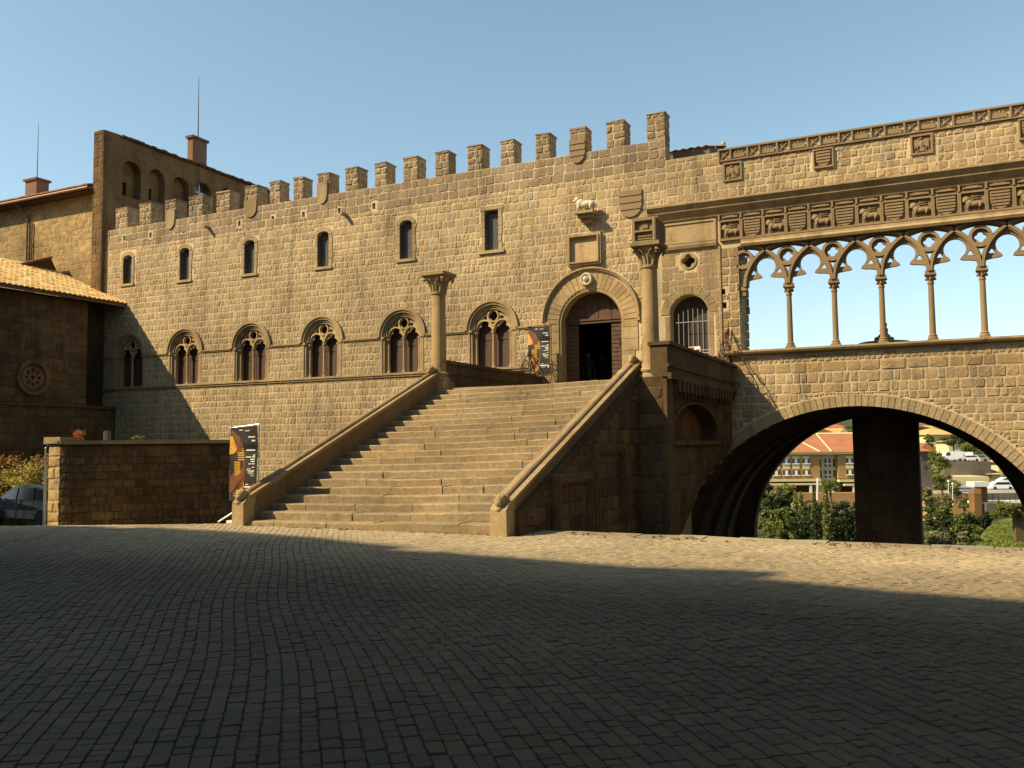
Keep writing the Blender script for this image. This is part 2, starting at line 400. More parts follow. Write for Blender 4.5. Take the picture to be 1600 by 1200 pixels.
def in_open(u, v):
    for x in WX:
        if abs(u-x) < .97 and 4.4 < v < 6.1: return True
        if v >= 6.1 and (u-x)**2+(v-6.1)**2 < 1.0: return True
    for i, (x, a, b) in enumerate(LZ):
        if abs(u-x) < .46 and a-.12 < v < b+.16: return True
    for x, z in PUT:
        if abs(u-x) < .09 and abs(v-z) < .14: return True
    if (abs(u-DX) < 1.87 and v < 6.2) or (v >= 6.2 and (u-DX)**2+(v-6.2)**2 < 1.88**2): return True
    if -12.28 < u < -10.9 and 8.16 < v < 9.38: return True
    if u > -8.95 and v < 9.98: return True
    return False
stones(mb, FA, -37.1, -8.95, -2.5, 9.95, .285, (.12, .29), ok=lambda u, v: not in_open(u, v), relief=.017, gap=.010, base=TB)
def ok2(u, v): return not in_open(u, v) and v < 12.44
stones(mb, FA, -37.1, -8.5, 9.95, 11.4, .30, (.16, .42), ok=ok2, relief=.017, gap=.010, base=TB)
stones(mb, FA, -37.1, -8.5, 11.4, 12.42, .34, (.25, .55), ok=ok2, relief=.017, gap=.010, base=TT)
stones(mb, FA, -8.5, -6.0, 10.05, 11.65, .29, (.2, .45), relief=.017, gap=.010, base=TB)
# dressed wall between the portal and the loggia
def ok3(u, v):
    if -8.62 < u < -6.95 and v < 6.12: return False
    if v >= 6.12 and ((u+7.785)/.86)**2+((v-6.12)/.86)**2 < 1: return False
    return (u+7.76)**2+(v-7.97)**2 > .1
stones(mb, FA, -8.72, -6.72, 3.2, 8.34, .47, (.45, .95), ok=ok3, relief=.008, gap=.006, base=(.275, .20, .108), cv=.1, irregular=.004)
ring_voussoirs(mb, FA, -7.785, 6.12, .69, .98, 9, 0, .02, base=(.28, .21, .112), cv=.1)
for s in (-1, 1):
    v = 3.3
    while v < 6.0:
        h = random.uniform(.38, .5); mb.box(-7.785+s*.69, -7.785+s*.84, FY-.012, FY, v, min(6.1, v+h)-.01, jc((.275, .20, .108), .1)); v += h
stones(mb, FA, -6.62, -6.05, 3.2, 8.3, .3, (.2, .34), ok=lambda u, v: not (abs(u+6.57) < .12 and (abs(v-6.79) < .12 or abs(v-6.32) < .12)), relief=.02, gap=.01, base=(.25, .175, .09), cv=.2)
mb.box(-6.71, -6.64, FY-.05, FY, 3.3, 8.36, (.30, .22, .12))
# closed shell behind the facade
for (x0, x1, y0, y1, z0, z1) in ((-37.0, -9.0, 42, 42.4, -2, 12), (-9.2, -8.95, 30.55, 42, 3.5, 12.0), (-37.0, -36.7, 30.55, 42, -2, 12), (-36.7, -9.2, 30.55, 42, 11.85, 12.0)):
    mb.box(x0, x1, y0, y1, z0, z1, TB)
mb.box(-6.72, -6.05, 30.5, 31.25, 3.4, 11.2, TB)          # the thick return of the loggia jamb
stones(mb, lambda u, v, w: (-6.05+w, u, v), 30.05, 31.25, 4.7, 8.2, .35, (.25, .45), relief=.03, gap=.012, base=TB)
for a in range(12):
    mb.box(-6.4, -6.02+random.uniform(0, .05), 31.2, 31.3+random.uniform(.02, .14), 4.7+a*.29, 4.7+a*.29+.25, jc(TT))
palace_wall = mb.build('wall', M['tufa'], palace)
# plain soffit ledge, quoins and frames round the slit windows
for i, (u, a, b) in enumerate(LZ):
    mb = MB(); v = a-.02
    tv = b-.165 if i < 5 else b
    while v < tv:
        h = min(random.uniform(.26, .36), tv-v)
        if h < .05: break
        for s in (-1, 1): mb.box(u+s*.3, u+s*random.uniform(.42, .5), FY-.03, FY, v, v+h-.015, jc((1, 1, 1), .1))
        v += h
    if i == 5:
        mb.box(u-.5, u+.5, FY-.035, FY, b+.005, b+.16); mb.box(u-.55, u+.55, FY-.09, FY, a-.14, a-.02)
    else:
        mb.plate([[(u+.29*cos(t), b-.16+.16*sin(t)) for t in [PI*k/10 for k in range(11)]]+[(u+.46*cos(t), b-.14+.33*sin(t)) for t in [PI-PI*k/10 for k in range(11)]]], 0, .03, FA)
        mb.box(u-.48, u+.48, FY-.07, FY, a-.13, a-.02)
    for s in (-1, 1): mb.box(u+s*.285, u+s*.305, FY+.004, FY+.3, a, b-.1, (.35, .33, .3))  # dark liners paint the shade inside the reveals
    mb.build('window_surround', M['ashlar'], palace)
for i, (u, a, b) in enumerate(LZ):
    g = MB(); g.box(u-.29, u+.29, FY+.22, FY+.24, a-.02, b+.02, (1, 1, 1)); o = g.build('slit_window', M['glassd'], palace)
    g = MB()
    z = a+.06; r = 0
    while z < b-.05:
        for k in range(5):
            x = u-.24+k*.115+(.057 if r % 2 else 0)
            if x < u+.28: hood(g, FYp(FY+.22), x, z, .040, .052, 0, .012, 0, 2*PI, 10)
        z += .1; r += 1
    g.build('leading', M['lead'], o)
# string courses and sills
xs_ = [-37.05]+[q for x in WX for q in (x-1.12, x+1.12)]+[-13.3]
for i in range(0, len(xs_), 2):
    mb = MB(); mb.box(xs_[i], xs_[i+1], FY-.08, FY, 6.05, 6.11); mb.box(xs_[i], xs_[i+1], FY-.05, FY, 6.0, 6.05, (.9, .9, .9)); mb.build('string_course', M['ashlar'], palace)
mb = MB(); mb.box(-37.05, -13.7, FY-.10, FY, 4.52, 4.6); mb.box(-37.05, -13.7, FY-.06, FY, 4.44, 4.52, (.9, .9, .9)); mb.build('sill_course', M['ashlar'], palace)
# the twin-light windows
def gothic_window(u):
    sp = 6.1; zb = 4.6
    mb = MB()
    hood(mb, FA, u, sp, .95, .86+.22, -.02, .05); hood(mb, FA, u, sp, 1.04, 1.15, .04, .10)
    hood(mb, FA, u, sp, .86, .95, -.10, -.02); hood(mb, FA, u, sp, .785, .87, -.22, -.06)
    for s in (-1, 1):
        mb.box(u+s*.95, u+s*.86, FY+.02, FY+.14, zb, sp); mb.box(u+s*.87, u+s*.785, FY+.1, FY+.4, zb, sp)
        mb.box(u+s*.86, u+s*1.08, FY-.05, FY+.01, sp-.09, sp+.0)
        mb.box(u+s*.95, u+s*1.03, FY-.02, FY, zb, sp-.09)
    w = mb.build('gothic_window', M['ashlar'], palace)
    # tracery
    r = .80; h = .385; out = arc(u, sp, r, r, 0, PI, 28)
    out += [(u-h-.31, sp)]+list(reversed(foil(3, .15, .17, u-h, sp+.06, PI/2, 30, 0, PI)))[0:]+[(u-h+.31, sp)]
    out2 = arc(u, sp, r, r, 0, PI, 28)
    lf = [(x, z) for x, z in foil(3, .16, .165, u-h, sp+.05, PI/2, 26, -.15, PI+.15)]; rf = [(x+2*h, z) for x, z in lf]
    out2 += [(u-r, sp-.06), (u-h-.33, sp-.06)]+list(reversed(lf))+[(u-h+.33, sp-.06), (u+h-.33, sp-.06)]+list(reversed(rf))+[(u+h+.33, sp-.06), (u+r, sp-.06)]
    holes = [foil(4, .1, .1, u, sp+.53, 0, 28), circ(u-.36, sp+.46, .075, 12), circ(u+.36, sp+.46, .075, 12)]
    for s in (-1, 1):
        holes.append([(u+s*.05, sp+.17), (u+s*.13, sp+.30), (u+s*.0, sp+.26)] if s > 0 else [(u-.05, sp+.17), (u-.06, sp+.22), (u-.13, sp+.30)])
    t = MB(); t.plate([out2]+holes[:3], -.25, -.17, FA, (1.25, 1.25, 1.2))
    hood(t, FA, u-h, sp+.02, .33, .385, -.2, -.11, 0, PI, 18, (1.3, 1.3, 1.25)); hood(t, FA, u+h, sp+.02, .33, .385, -.2, -.11, 0, PI, 18, (1.3, 1.3, 1.25))
    hood(t, FA, u, sp+.53, .20, .245, -.2, -.11, 0, 2*PI, 24, (1.3, 1.3, 1.25))
    t.build('tracery', M['ashlar'], w)
    c = MB()
    for x in (u, u-.74, u+.74):
        c.lathe([(.09, zb), (.09, zb+.05), (.065, zb+.09), (.058, zb+.12), (.054, sp-.26), (.07, sp-.24), (.05, sp-.2), (.085, sp-.12), (.09, sp-.06)], x, FY+.17, 10)
    c.build('colonnette', M['ashlar'], w, smooth=False)
    for s in (-1, 1):
        d = MB()
        for k in range(4): d.box(u+s*(.012+k*.19), u+s*(.012+k*.19+.186), FY+.36+.004*(k % 2), FY+.40, zb, sp-.12, jc((1, 1, 1), .12))
        d.box(u+s*.05, u+s*.78, FY+.345, FY+.36, 5.72, 5.80); d.box(u+s*.05, u+s*.78, FY+.38, FY+.42, sp-.1, sp+.85, (.8, .8, .8))
        d.build('shutter', M['shutter'], w)
    return w
for u in WX: gothic_window(u)
# battlements
MX = [(-36.31, -35.46), (-34.66, -33.84), (-32.95, -32.23), (-31.41, -30.52), (-29.69, -28.87), (-27.99, -27.24), (-26.54, -25.92), (-25.21, -24.64), (-23.88, -23.23), (-22.42, -21.76), (-20.92, -20.31), (-19.5, -18.82), (-17.98, -17.35), (-16.51, -15.83), (-15.04, -14.44), (-13.55, -12.95), (-12.12, -11.48), (-10.69, -9.98), (-9.17, -8.49)]
for i, (a, b) in enumerate(MX):
    top = 13.42+random.uniform(-.04, .04); mb = MB(); z0 = 12.425 if i < 18 else 11.7
    d = .62+random.uniform(0, .12)
    mb.box(a+.02, b-.02, FY+.02, FY+d-.02, z0, top-.03, TM)
    Fm = lambda u, v, w: (u, FY+.02-w, v)
    stones(mb, Fm, a, b, z0, top, .27, (.18, .40), relief=.03, gap=.010, base=TT)
    stones(mb, SX(b-.02), FY+.02, FY+d, z0, top, .27, (.2, .4), relief=.025, gap=.008, base=(.27, .20, .12))
    mb.box(a-.005, b+.005, FY-.01, FY+d+.01, top-.05, top+.01, jc(TT), j=.02)
    mb.build('merlon', M['tufa'], palace)
# shields on the battlements and walls
def shield_loop(cx, z0, z1, w, cut=.55):
    zm = z1-(z1-z0)*cut
    return [(cx-w, z1), (cx-w*.97, zm)]+[(cx+w*.97*math.sin(-PI/2+PI*k/10), zm-(zm-z0)*math.cos(-PI/2+PI*k/10)) for k in range(1, 10)]+[(cx+w*.97, zm), (cx+w, z1)]
def coat(name, cx, z0, z1, w, out, mat, parent, bars=0, Mf=FA, base=0., c=(1, 1, 1)):
    mb = MB(); L = shield_loop(cx, z0, z1, w); mb.plate([L], base, base+out, Mf, c)
    for k in range(bars):
        zz = z1-(z1-z0)*(k+.6)/(bars+.9); hw = w*(.97 if zz > z1-(z1-z0)*.5 else .97*math.sqrt(max(0.05, 1-((z1-(z1-z0)*.55-zz)/((z1-z0)*.45))**2)))-.01
        mb.plate([rect(cx-hw, cx+hw, zz-(z1-z0)*.05, zz+(z1-z0)*.02)], base+out, base+out+.025, Mf, c)
    return mb.build(name, mat, parent)
coat('stone_shield', -32.55, 12.0, 12.95, .3, .06, M['ashlar'], palace)
coat('stone_shield', -27.6, 11.95, 12.75, .36, .07, M['carved'], palace)
coat('stone_shield', -23.6, 12.05, 13.0, .28, .06, M['ashlar'], palace)
coat('stone_shield', -11.82, 12.05, 12.95, .32, .07, M['carved'], palace, 3)
coat('stone_shield', -9.8, 9.76, 10.74, .43, .07, M['carved'], palace, 3)
for (u, v) in ((-30.1, 11.78), (-22.35, 11.42)):
    mb = MB(); mb.box(u-.06, u+.06, FY-.35, FY, v-.07, v+.05, (1, 1, 1), j=.01); mb.build('water_spout', M['ashlar'], palace)
# portal
mb = MB()
ring_voussoirs(mb, FA, DX, 6.1, 1.25, 1.78, 25, -.02, .03, 0, PI, base=(1.05, 1.0, .95), cv=.16)
for s in (-1, 1):
    v = 3.3
    while v < 6.05:
        h = min(.42, 6.08-v)
        if h < .1: break
        mb.box(DX+s*1.25, DX+s*(1.25+random.choice((.42, .55))), FY-.03, FY+.02, v, v+h-.015, jc((1, 1, 1), .1)); v += h
hood(mb, FA, DX, 6.2, 1.78, 1.9, -.01, .1); hood(mb, FA, DX, 6.2, 1.84, 1.9, .1, .15)
for s in (-1, 1):
    mb.box(DX+s*1.78, DX+s*1.9, FY-.1, FY, 6.02, 6.2)
hood(mb, FA, DX, DZ, 1.17, 1.245, -.5, -.02, 0, PI, 24)
for s in (-1, 1): mb.box(DX+s*1.17, DX+s*1.245, FY+.02, FY+.5, 3.3, DZ)
mb.build('portal_surround', M['ashlar'], palace)
door = MB(); DY = FY+.50
door.box(DX-1.2, DX+1.2, DY-.06, DY+.1, 6.10, 6.22); door.box(DX-1.2, DX+1.2, DY-.1, DY+.02, 6.2, 6.27)
lp = [(DX-1.2, 6.27), (DX+1.2, 6.27)]+[(x, z) for x, z in arc(DX, 6.06, 1.2, 1.2, .175, PI-.175, 18)]
door.plate([lp], 0, .05, FYp(DY+.06), (1, 1, 1))
for x in (-.42, .12, .62): door.box(DX+x-.012, DX+x+.012, DY-.005, DY+.02, 6.27, 7.1, (.4, .4, .4))
fr = door.build('door_frame', M['wood'], palace)
def leaf(x0, x1):
    g = MB(); z = 3.3
    while z < 6.08:
        h = min(.155, 6.1-z); g.box(x0, x1, DY, DY+.07, z, z+h-.022, jc((1, 1, 1), .15)); z += h
    g.box(x0+.01, x1-.01, DY+.02, DY+.09, 3.3, 6.1, (.25, .25, .25))
    return g.build('door_leaf', M['wood'], palace)
leaf(DX-1.2, -12.1); l2 = leaf(-10.80, DX+1.2)
g = MB(); g.tube([(-10.5, DY-.02, 5.55), (-10.5, DY-.06, 5.5), (-10.5, DY-.06, 5.3), (-10.5, DY-.02, 5.25)], .018); g.build('handle', M['iron'], l2)
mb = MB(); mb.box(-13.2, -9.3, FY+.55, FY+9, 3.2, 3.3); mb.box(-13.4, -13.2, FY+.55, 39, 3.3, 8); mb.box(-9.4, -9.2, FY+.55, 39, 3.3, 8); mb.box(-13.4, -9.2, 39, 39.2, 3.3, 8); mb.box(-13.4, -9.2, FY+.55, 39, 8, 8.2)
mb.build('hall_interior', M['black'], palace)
mb = MB(); mb.box(-10.95, -10.72, 31.4, 31.5, 3.3, 5.0); mb.build('curtain', plain('dark red curtain', (.16, .012, .012), .8), palace)
# boss, plaque, carved lion on its bracket
mb = MB()
mb.lathe([(.24, 0), (.25, .05), (.22, .10), (.17, .10), (.15, .07), (.11, .07), (.09, .13), (.02, .15)], -11.52, 7.66, 20, M=lambda x, y, z: (x, FY-.03-z*1.6, y))
mb.build('round_boss', M['marble'], palace)
mb = MB(); u0_, u1_, v0_, v1_ = -12.25, -10.93, 8.19, 9.36
mb.plate([rect(u0_, u1_, v0_, v1_), rect(u0_+.14, u1_-.14, v0_+.14, v1_-.14)], 0, .16, FA); mb.plate([rect(u0_+.07, u1_-.07, v0_+.07, v1_-.07), rect(u0_+.12, u1_-.12, v0_+.12, v1_-.12)], .16, .21, FA)
mb.box(u0_+.14, u1_-.14, FY-.05, FY, v0_+.14, v1_-.14, (1.1, 1.1, 1.1))
mb.build('inscribed_plaque', M['ashlar'], palace)
lion = MB(); lx, ly, lz = -11.42, FY-.32, 10.1
def quadruped(mb, x, y, z, s, head=1, up=0., c=(1, 1, 1)):
    mb.ball((x, y, z+.30*s), .16*s, 6, c, (2.1, .85, .95)); mb.ball((x-.22*s, y, z+.36*s), .16*s, 6, c, (1.1, .9, 1.1))
    mb.ball((x-.36*s, y, z+.52*s), .12*s, 6, c, (1.05, .9, 1)); mb.ball((x-.47*s, y, z+.48*s), .06*s, 5, c, (1.3, 1, .9))
    mb.ball((x+.26*s, y, z+.28*s), .14*s, 6, c)
    for dx, dy in ((-.27, -.07), (-.2, .07), (.24, -.07), (.32, .07)):
        mb.tube([(x+dx*s, y+dy*s, z+.26*s), (x+(dx-.02)*s, y+dy*s, z+.12*s), (x+dx*s, y+dy*s, z), (x+(dx-.07)*s, y+dy*s, z+.02*s)], [.065*s, .042*s, .04*s, .03*s], 6, c)
    mb.tube([(x+.36*s, y, z+.34*s), (x+.46*s, y, z+.28*s), (x+.46*s, y, z+.16*s), (x+.40*s, y, z+.10*s)], .022*s, 5, c)
quadruped(lion, lx, ly, lz, .92)
lion.build('carved_lion', M['marble'], palace, smooth=True)
mb = MB(); mb.box(lx-.36, lx+.36, FY-.55, FY, lz-.1, lz, j=.01); mb.box(lx-.28, lx+.28, FY-.42, FY, lz-.22, lz-.1, (.9, .9, .9)); mb.box(lx-.2, lx+.2, FY-.28, FY, lz-.36, lz-.22, (.85, .85, .85))
mb.build('lion_bracket', M['ashlar'], palace)
# grated doorway
mb = MB()
for k in range(7): mb.tube([(-8.2+k*.17, FY+.18, 3.3), (-8.2+k*.17, FY+.18, 6.1+.22*sin(PI*(k+.8)/8))], .014, 5)
for z in (5.85, 4.85, 4.75): mb.tube([(-8.3, FY+.17, z), (-7.1, FY+.17, z)], .014, 5)
o = mb.build('iron_grating', M['steel'], palace)
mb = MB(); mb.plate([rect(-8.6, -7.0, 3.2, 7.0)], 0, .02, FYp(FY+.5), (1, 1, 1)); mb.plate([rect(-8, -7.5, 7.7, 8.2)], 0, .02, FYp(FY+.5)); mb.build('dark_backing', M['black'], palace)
mb = MB(); mb.box(-7.86, -7.45, FY+.13, FY+.15, 4.74, 4.98, (1, 1, 1)); s_o = mb.build('notice_plate', M['white'], palace)
mb = MB(); mb.box(-7.84, -7.66, FY+.12, FY+.13, 4.9, 4.96); mb.build('red_band', plain('red paint', (.5, .03, .02), .5), s_o)
mb = MB(); mb.box(-7.6, -7.48, FY+.12, FY+.13, 4.80, 4.88); mb.build('dark_mark', M['black'], s_o)
# quatrefoil surround and frieze left of the loggia
mb = MB(); mb.plate([circ(-7.76, 7.97, .30, 28), foil(4, .13, .115, -7.76, 7.97, n=32)], 0, .035, FA); mb.build('quatrefoil_oculus', M['ashlar'], palace)
mb = MB()
mb.plate([[(0, 8.36), (.10, 8.40), (.14, 8.50), (.14, 8.56), (0, 8.58)]], 0, 1.97, lambda u, v, w: (-8.72+w, FY-u, v))
mb.plate([rect(-8.66, -6.76, 8.60, 9.36), rect(-8.58, -6.84, 8.68, 9.28)], 0, .06, FA); mb.box(-8.58, -6.84, FY-.02, FY, 8.68, 9.28, (1.05, 1.05, 1.05))
mb.box(-8.75, -6.7, FY-.01, FY, 9.38, 9.9)
mb.build('panel_frieze', M['ashlar'], palace)
mb = MB(); Mr = lambda u, v, w: (u, 33.5-w, v)
for i in range(24):
    x0 = -14+i*.285
    for j in range(7):
        y0 = 31.1+j*.42; z0 = 12.3+j*.13
        mb.quadlist([(x0, y0, z0), (x0+.14, y0, z0+.06), (x0+.28, y0, z0), (x0, y0+.46, z0+.14), (x0+.14, y0+.46, z0+.2), (x0+.28, y0+.46, z0+.14)], [(0, 1, 4, 3), (1, 2, 5, 4)], jc((.42, .22, .12), .2, .1))
mb.box(-14, -7.2, 31.2, 36.6, 11.9, 12.25, (.2, .14, .09)); mb.prism([(31.2, 12.25), (36.6, 12.25), (34.0, 13.12)], -.1, 0, SX(-7.25), (.2, .14, .09))
for i in range(16): mb.ball((-14+i*.44, 34.05, 13.2), .09, 5, jc((.42, .25, .15)), (2.4, 1, 1))
mb.ball((-7.3, 34.0, 13.3), .09, 5, (.4, .36, .28))
mb.build('tiled_roof', M['tile'], palace)

# ================================================================== LOGGIA on its bridge
loggia = empty('loggia', (0, 0, 0), 'open gothic loggia of interlaced arches on slender columns, with carved frieze above', 'loggia')
LX0, LX1 = -6.05, 9.0; SPZ = 6.9; PI_ = 1.42; CX0 = -4.45
mb = MB(); mb.box(LX0, LX1, FY, FY+.55, 8.3, 11.68, TM)
def band_hole(u, v):
    for cx in (-6.15, -3.2, -.28, 2.68, 5.6):
        if abs(u-cx) < .36 and 10.55 < v < 11.26: return True
    return False
stones(mb, FA, -6.0, LX1, 10.05, 11.28, .25, (.18, .40), ok=lambda u, v: not band_hole(u, v), relief=.022, gap=.011, base=TB)
mb.build('upper_wall', M['tufa'], loggia)
mb = MB()
mb.plate([[(0, 9.32), (.12, 9.42), (.13, 9.48), (.30, 9.66), (.31, 9.71), (.44, 9.86), (.44, 9.93), (0, 10.03)]], 0, LX1+9.1, lambda u, v, w: (-9.1+w, FY-u, v))
mb.build('cornice', M['ashlar'], loggia)
mb = MB(); mb.plate([[(0, 8.26), (.14, 8.26), (.18, 8.34), (.10, 8.42), (.10, 8.50), (0, 8.52)]], 0, LX1+5.93, lambda u, v, w: (-5.93+w, FY-u, v)); mb.build('architrave', M['ashlar'], loggia)
# lower register: beasts and barred shields in square frames
def beast_panel(x0, x1):
    fr = MB(); fr.plate([rect(x0, x1, 8.52, 9.22), rect(x0+.045, x1-.045, 8.60, 9.17)], 0, .10, FA)
    fr.box(x0+.045, x1-.045, FY-.01, FY, 8.6, 9.17, (.85, .85, .85)); f = fr.build('beast_panel', M['carved'], loggia)
    b = MB(); quadruped(b, (x0+x1)/2+.04, FY-.06, 8.63, .62)
    b.ball(((x0+x1)/2-.18, FY-.05, 8.97), .11, 6, (1, 1, 1), (1, .4, 1)); b.box((x0+x1)/2+.0, (x0+x1)/2+.02, FY-.05, FY, 8.85, 9.13); b.box((x0+x1)/2-.05, (x0+x1)/2+.07, FY-.05, FY, 9.03, 9.055)
    b.box((x0+x1)/2+.02, (x0+x1)/2+.22, FY-.04, FY, 8.98, 9.0); b.box((x0+x1)/2+.02, (x0+x1)/2+.22, FY-.04, FY, 9.05, 9.07)
    b.build('carved_beast', M['carved'], f, smooth=True); return f
def shield_panel(x0, x1, z0=8.52, z1=9.22, nb=5):
    fr = MB(); fr.plate([rect(x0, x1, z0, z1), rect(x0+.045, x1-.045, z0+.06, z1-.045)], 0, .10, FA)
    fr.box(x0+.045, x1-.045, FY-.01, FY, z0+.06, z1-.045, (.85, .85, .85)); f = fr.build('shield_panel', M['carved'], loggia)
    coat('barred_shield', (x0+x1)/2, z0+.07, z1-.06, (x1-x0)/2-.09, .06, M['carved'], f, nb, base=.01)
    return f
k = 0; x = -6.64; pb = .7335
while x < 8.2:
    (beast_panel if k % 2 == 0 else shield_panel)(x+.004, x+pb-.004); x += pb; k += 1
# upper register: a row of little blind frames, mostly in the cornice's shade
mb = MB(); x = -6.64; k = 0
while x < 8.2:
    mb.box(x-.03, x+.03, FY-.13, FY, 9.24, 9.62); mb.box(x+.03, x+pb-.03, FY-.06, FY, 9.23, 9.27)
    mb.box(x+.10, x+pb-.10, FY-.11, FY, 9.30, 9.345); mb.box(x+.2, x+pb-.2, FY-.085, FY, 9.345, 9.42, j=.01)
    mb.box(x+.15, x+pb-.15, FY-.10, FY, 9.46, 9.58)
    x += pb
mb.box(-6.64, 8.3, FY-.14, FY, 9.60, 9.66); mb.build('little_frames', M['carved'], loggia)
# topmost little panels
mb = MB(); x = -6.6; mb.box(-6.62, LX1, FY-.08, FY, 11.28, 11.325); mb.box(-6.62, LX1, FY-.10, FY+.58, 11.66, 11.72)
while x < 8.4:
    for wd, kind in ((.40, 'x'), (.575, 'e')):
        mb.box(x-.03, x+.03, FY-.09, FY, 11.325, 11.66)
        if kind == 'x':
            for s in (-1, 1):
                c_ = x+wd/2; a_ = (.13*s)
                mb.plate([[(c_-a_-.02, 11.36), (c_-a_+.02, 11.36), (c_+a_+.02, 11.62), (c_+a_-.02, 11.62)]], 0, .05+.006*s, FA)
        else:
            mb.box(x+.09, x+wd-.09, FY-.05, FY, 11.37, 11.52, j=.008)
            for q in (.18, .28, .38): mb.box(x+q-.03, x+q+.03, FY-.05, FY, 11.52, 11.58+.02*(q == .28), j=.01)
        x += wd
mb.build('parapet_panels', M['carved'], loggia)
def eagle_panel(cx):
    fr = MB(); fr.plate([rect(cx-.32, cx+.32, 10.58, 11.22), rect(cx-.26, cx+.26, 10.64, 11.16)], 0, .07, FA); fr.box(cx-.26, cx+.26, FY-.005, FY, 10.64, 11.16, (.8, .8, .8))
    f = fr.build('eagle_panel', M['carved'], loggia); b = MB()
    b.ball((cx, FY-.03, 10.92), .08, 6, (1, 1, 1), (1, .5, 1.6)); b.ball((cx-.02, FY-.04, 11.08), .045, 5); b.ball((cx-.07, FY-.04, 11.08), .02, 4, (1, 1, 1), (1.6, 1, .7))
    for s in (-1, 1):
        b.plate([[(cx+s*.05, 11.02), (cx+s*.13, 11.08), (cx+s*.21, 11.03), (cx+s*.2, 10.75), (cx+s*.15, 10.85), (cx+s*.13, 10.72), (cx+s*.1, 10.86), (cx+s*.05, 10.84)]], 0, .05, FA)
        b.tube([(cx+s*.04, FY-.03, 10.84), (cx+s*.09, FY-.03, 10.7), (cx+s*.14, FY-.03, 10.67)], .02, 5)
    b.plate([[(cx-.03, 10.84), (cx+.03, 10.84), (cx+.06, 10.68), (cx-.06, 10.68)]], 0, .045, FA); b.build('carved_eagle', M['carved'], f, smooth=False)
eagle_panel(-6.15); shield_panel(-3.52, -2.88, 10.58, 11.22, 4); eagle_panel(-.28); shield_panel(2.36, 3.0, 10.58, 11.22, 4); eagle_panel(5.6)
# interlaced arches, cusps and roundels
CW = 9; cols_x = [CX0+PI_*i for i in range(-1, CW)]
mb = MB(); yd0, yd1 = -.36, -.04
for i, cx in enumerate([CX0+PI_*i for i in range(-1, CW+1)]):
    if i == 0: a0, a1 = 0., PI/2+.02
    else: a0, a1 = 0., PI
    hood(mb, FA, cx, SPZ, PI_-.075-.03, PI_+.075-.03, yd0, yd1, a0, a1, 44)
    hood(mb, FA, cx, SPZ, PI_-.035-.03, PI_+.035-.03, yd1, yd1+.045, a0, a1, 44)
mb.box(LX0, LX1, FY+.04, FY+.36, 8.24, 8.32)
mb.build('interlaced_arches', M['carved'], loggia)
for i, cx in enumerate([CX0+PI_*i for i in range(-1, CW)]):
    mb = MB(); rc = SPZ+.93
    mb.plate([circ(cx, rc, .33, 28), foil(4, .085, .085, cx, rc, 0, 32)], -.30, -.10, FA)
    hood(mb, FA, cx, rc, .235, .33, -.34, .0, 0, 2*PI, 28)
    mb.build('quatrefoil_roundel', M['carved'], loggia)
def cusp(xm):
    # cusped plate inside one pointed bay, from springing to apex
    h = PI_/2; R = PI_-.03; mb = MB(); zc_ = SPZ+.63; r = .315
    for s in (-1, 1):
        # outside edge follows the rib (circle centred on the opposite column)
        a_top = math.acos((h)/R)
        pts = []
        for k in range(13):
            a = .10+(a_top-.10)*k/12; pts.append((xm+s*(-h+R*cos(a)), SPZ+R*sin(a)))
        pts.append((xm, zc_+r))
        for k in range(1, 11):
            a = PI/2-(PI/2+1.02)*k/10; pts.append((xm+s*r*cos(a), zc_+r*sin(a)))
        tip = (xm+s*.135, zc_-.335); pts.append(tip)
        tx0, tz0 = tip; ex = xm+s*(-h+R*cos(.10)); ez = SPZ+R*sin(.10)
        for k in range(1, 8):
            t = k/8; pts.append((tx0+(ex-tx0)*math.sin(t*PI/2), ez+(tz0-.03-ez)*math.cos(t*PI/2)))
        hole = foil(3, .045, .042, xm+s*.42, zc_-.17, PI/2, 18)
        mb.plate([pts, hole], -.27, -.13, FA)
    return mb.build('cusped_head', M['carved'], loggia)
for i in range(-1, CW): cusp(CX0+PI_*(i+.5))
def loggia_col(cx, j):
    mb = MB(); z0 = 4.72; k = 1+random.uniform(-.18, .12); c = (k, k*.97, k*.93)
    for yy in (FY+.12, FY+.30) if False else (FY+.2,):
        mb.box(cx-.155, cx+.155, yy-.155, yy+.155, z0, z0+.07, c)
        mb.lathe([(.145, z0+.07), (.15, z0+.11), (.12, z0+.14), (.135, z0+.18), (.10, z0+.21), (.095, z0+.25), (.088, 5.6), (.082, 6.5), (.10, 6.52), (.10, 6.55), (.084, 6.57)], cx, yy, 14, c)
    s = mb.build('column', M['carved'], loggia, smooth=False)
    q = MB(); q.lathe([(.085, 6.56), (.09, 6.62), (.12, 6.70), (.155, 6.76), (.14, 6.78)], cx, FY+.2, 12)
    for k in range(8):
        a = PI/4*k; q.ball((cx+.125*cos(a), FY+.2+.125*sin(a), 6.66+(.06 if k % 2 else 0)), .042, 4)
    q.box(cx-.17, cx+.17, FY+.03, FY+.37, 6.78, 6.83); q.box(cx-.15, cx+.15, FY+.04, FY+.36, 6.83, 6.92)
    q.build('capital', M['carved'], s)
for j in range(0, CW): loggia_col(CX0+PI_*j, j)
mb = MB(); mb.box(-6.0, -5.8, FY+.06, FY+.34, 6.78, 6.9); mb.box(-5.97, -5.84, FY+.1, FY+.3, 6.6, 6.78, (.9, .9, .9)); mb.ball((-5.9, FY+.2, 6.55), .06, 5); mb.build('corbel', M['carved'], loggia)
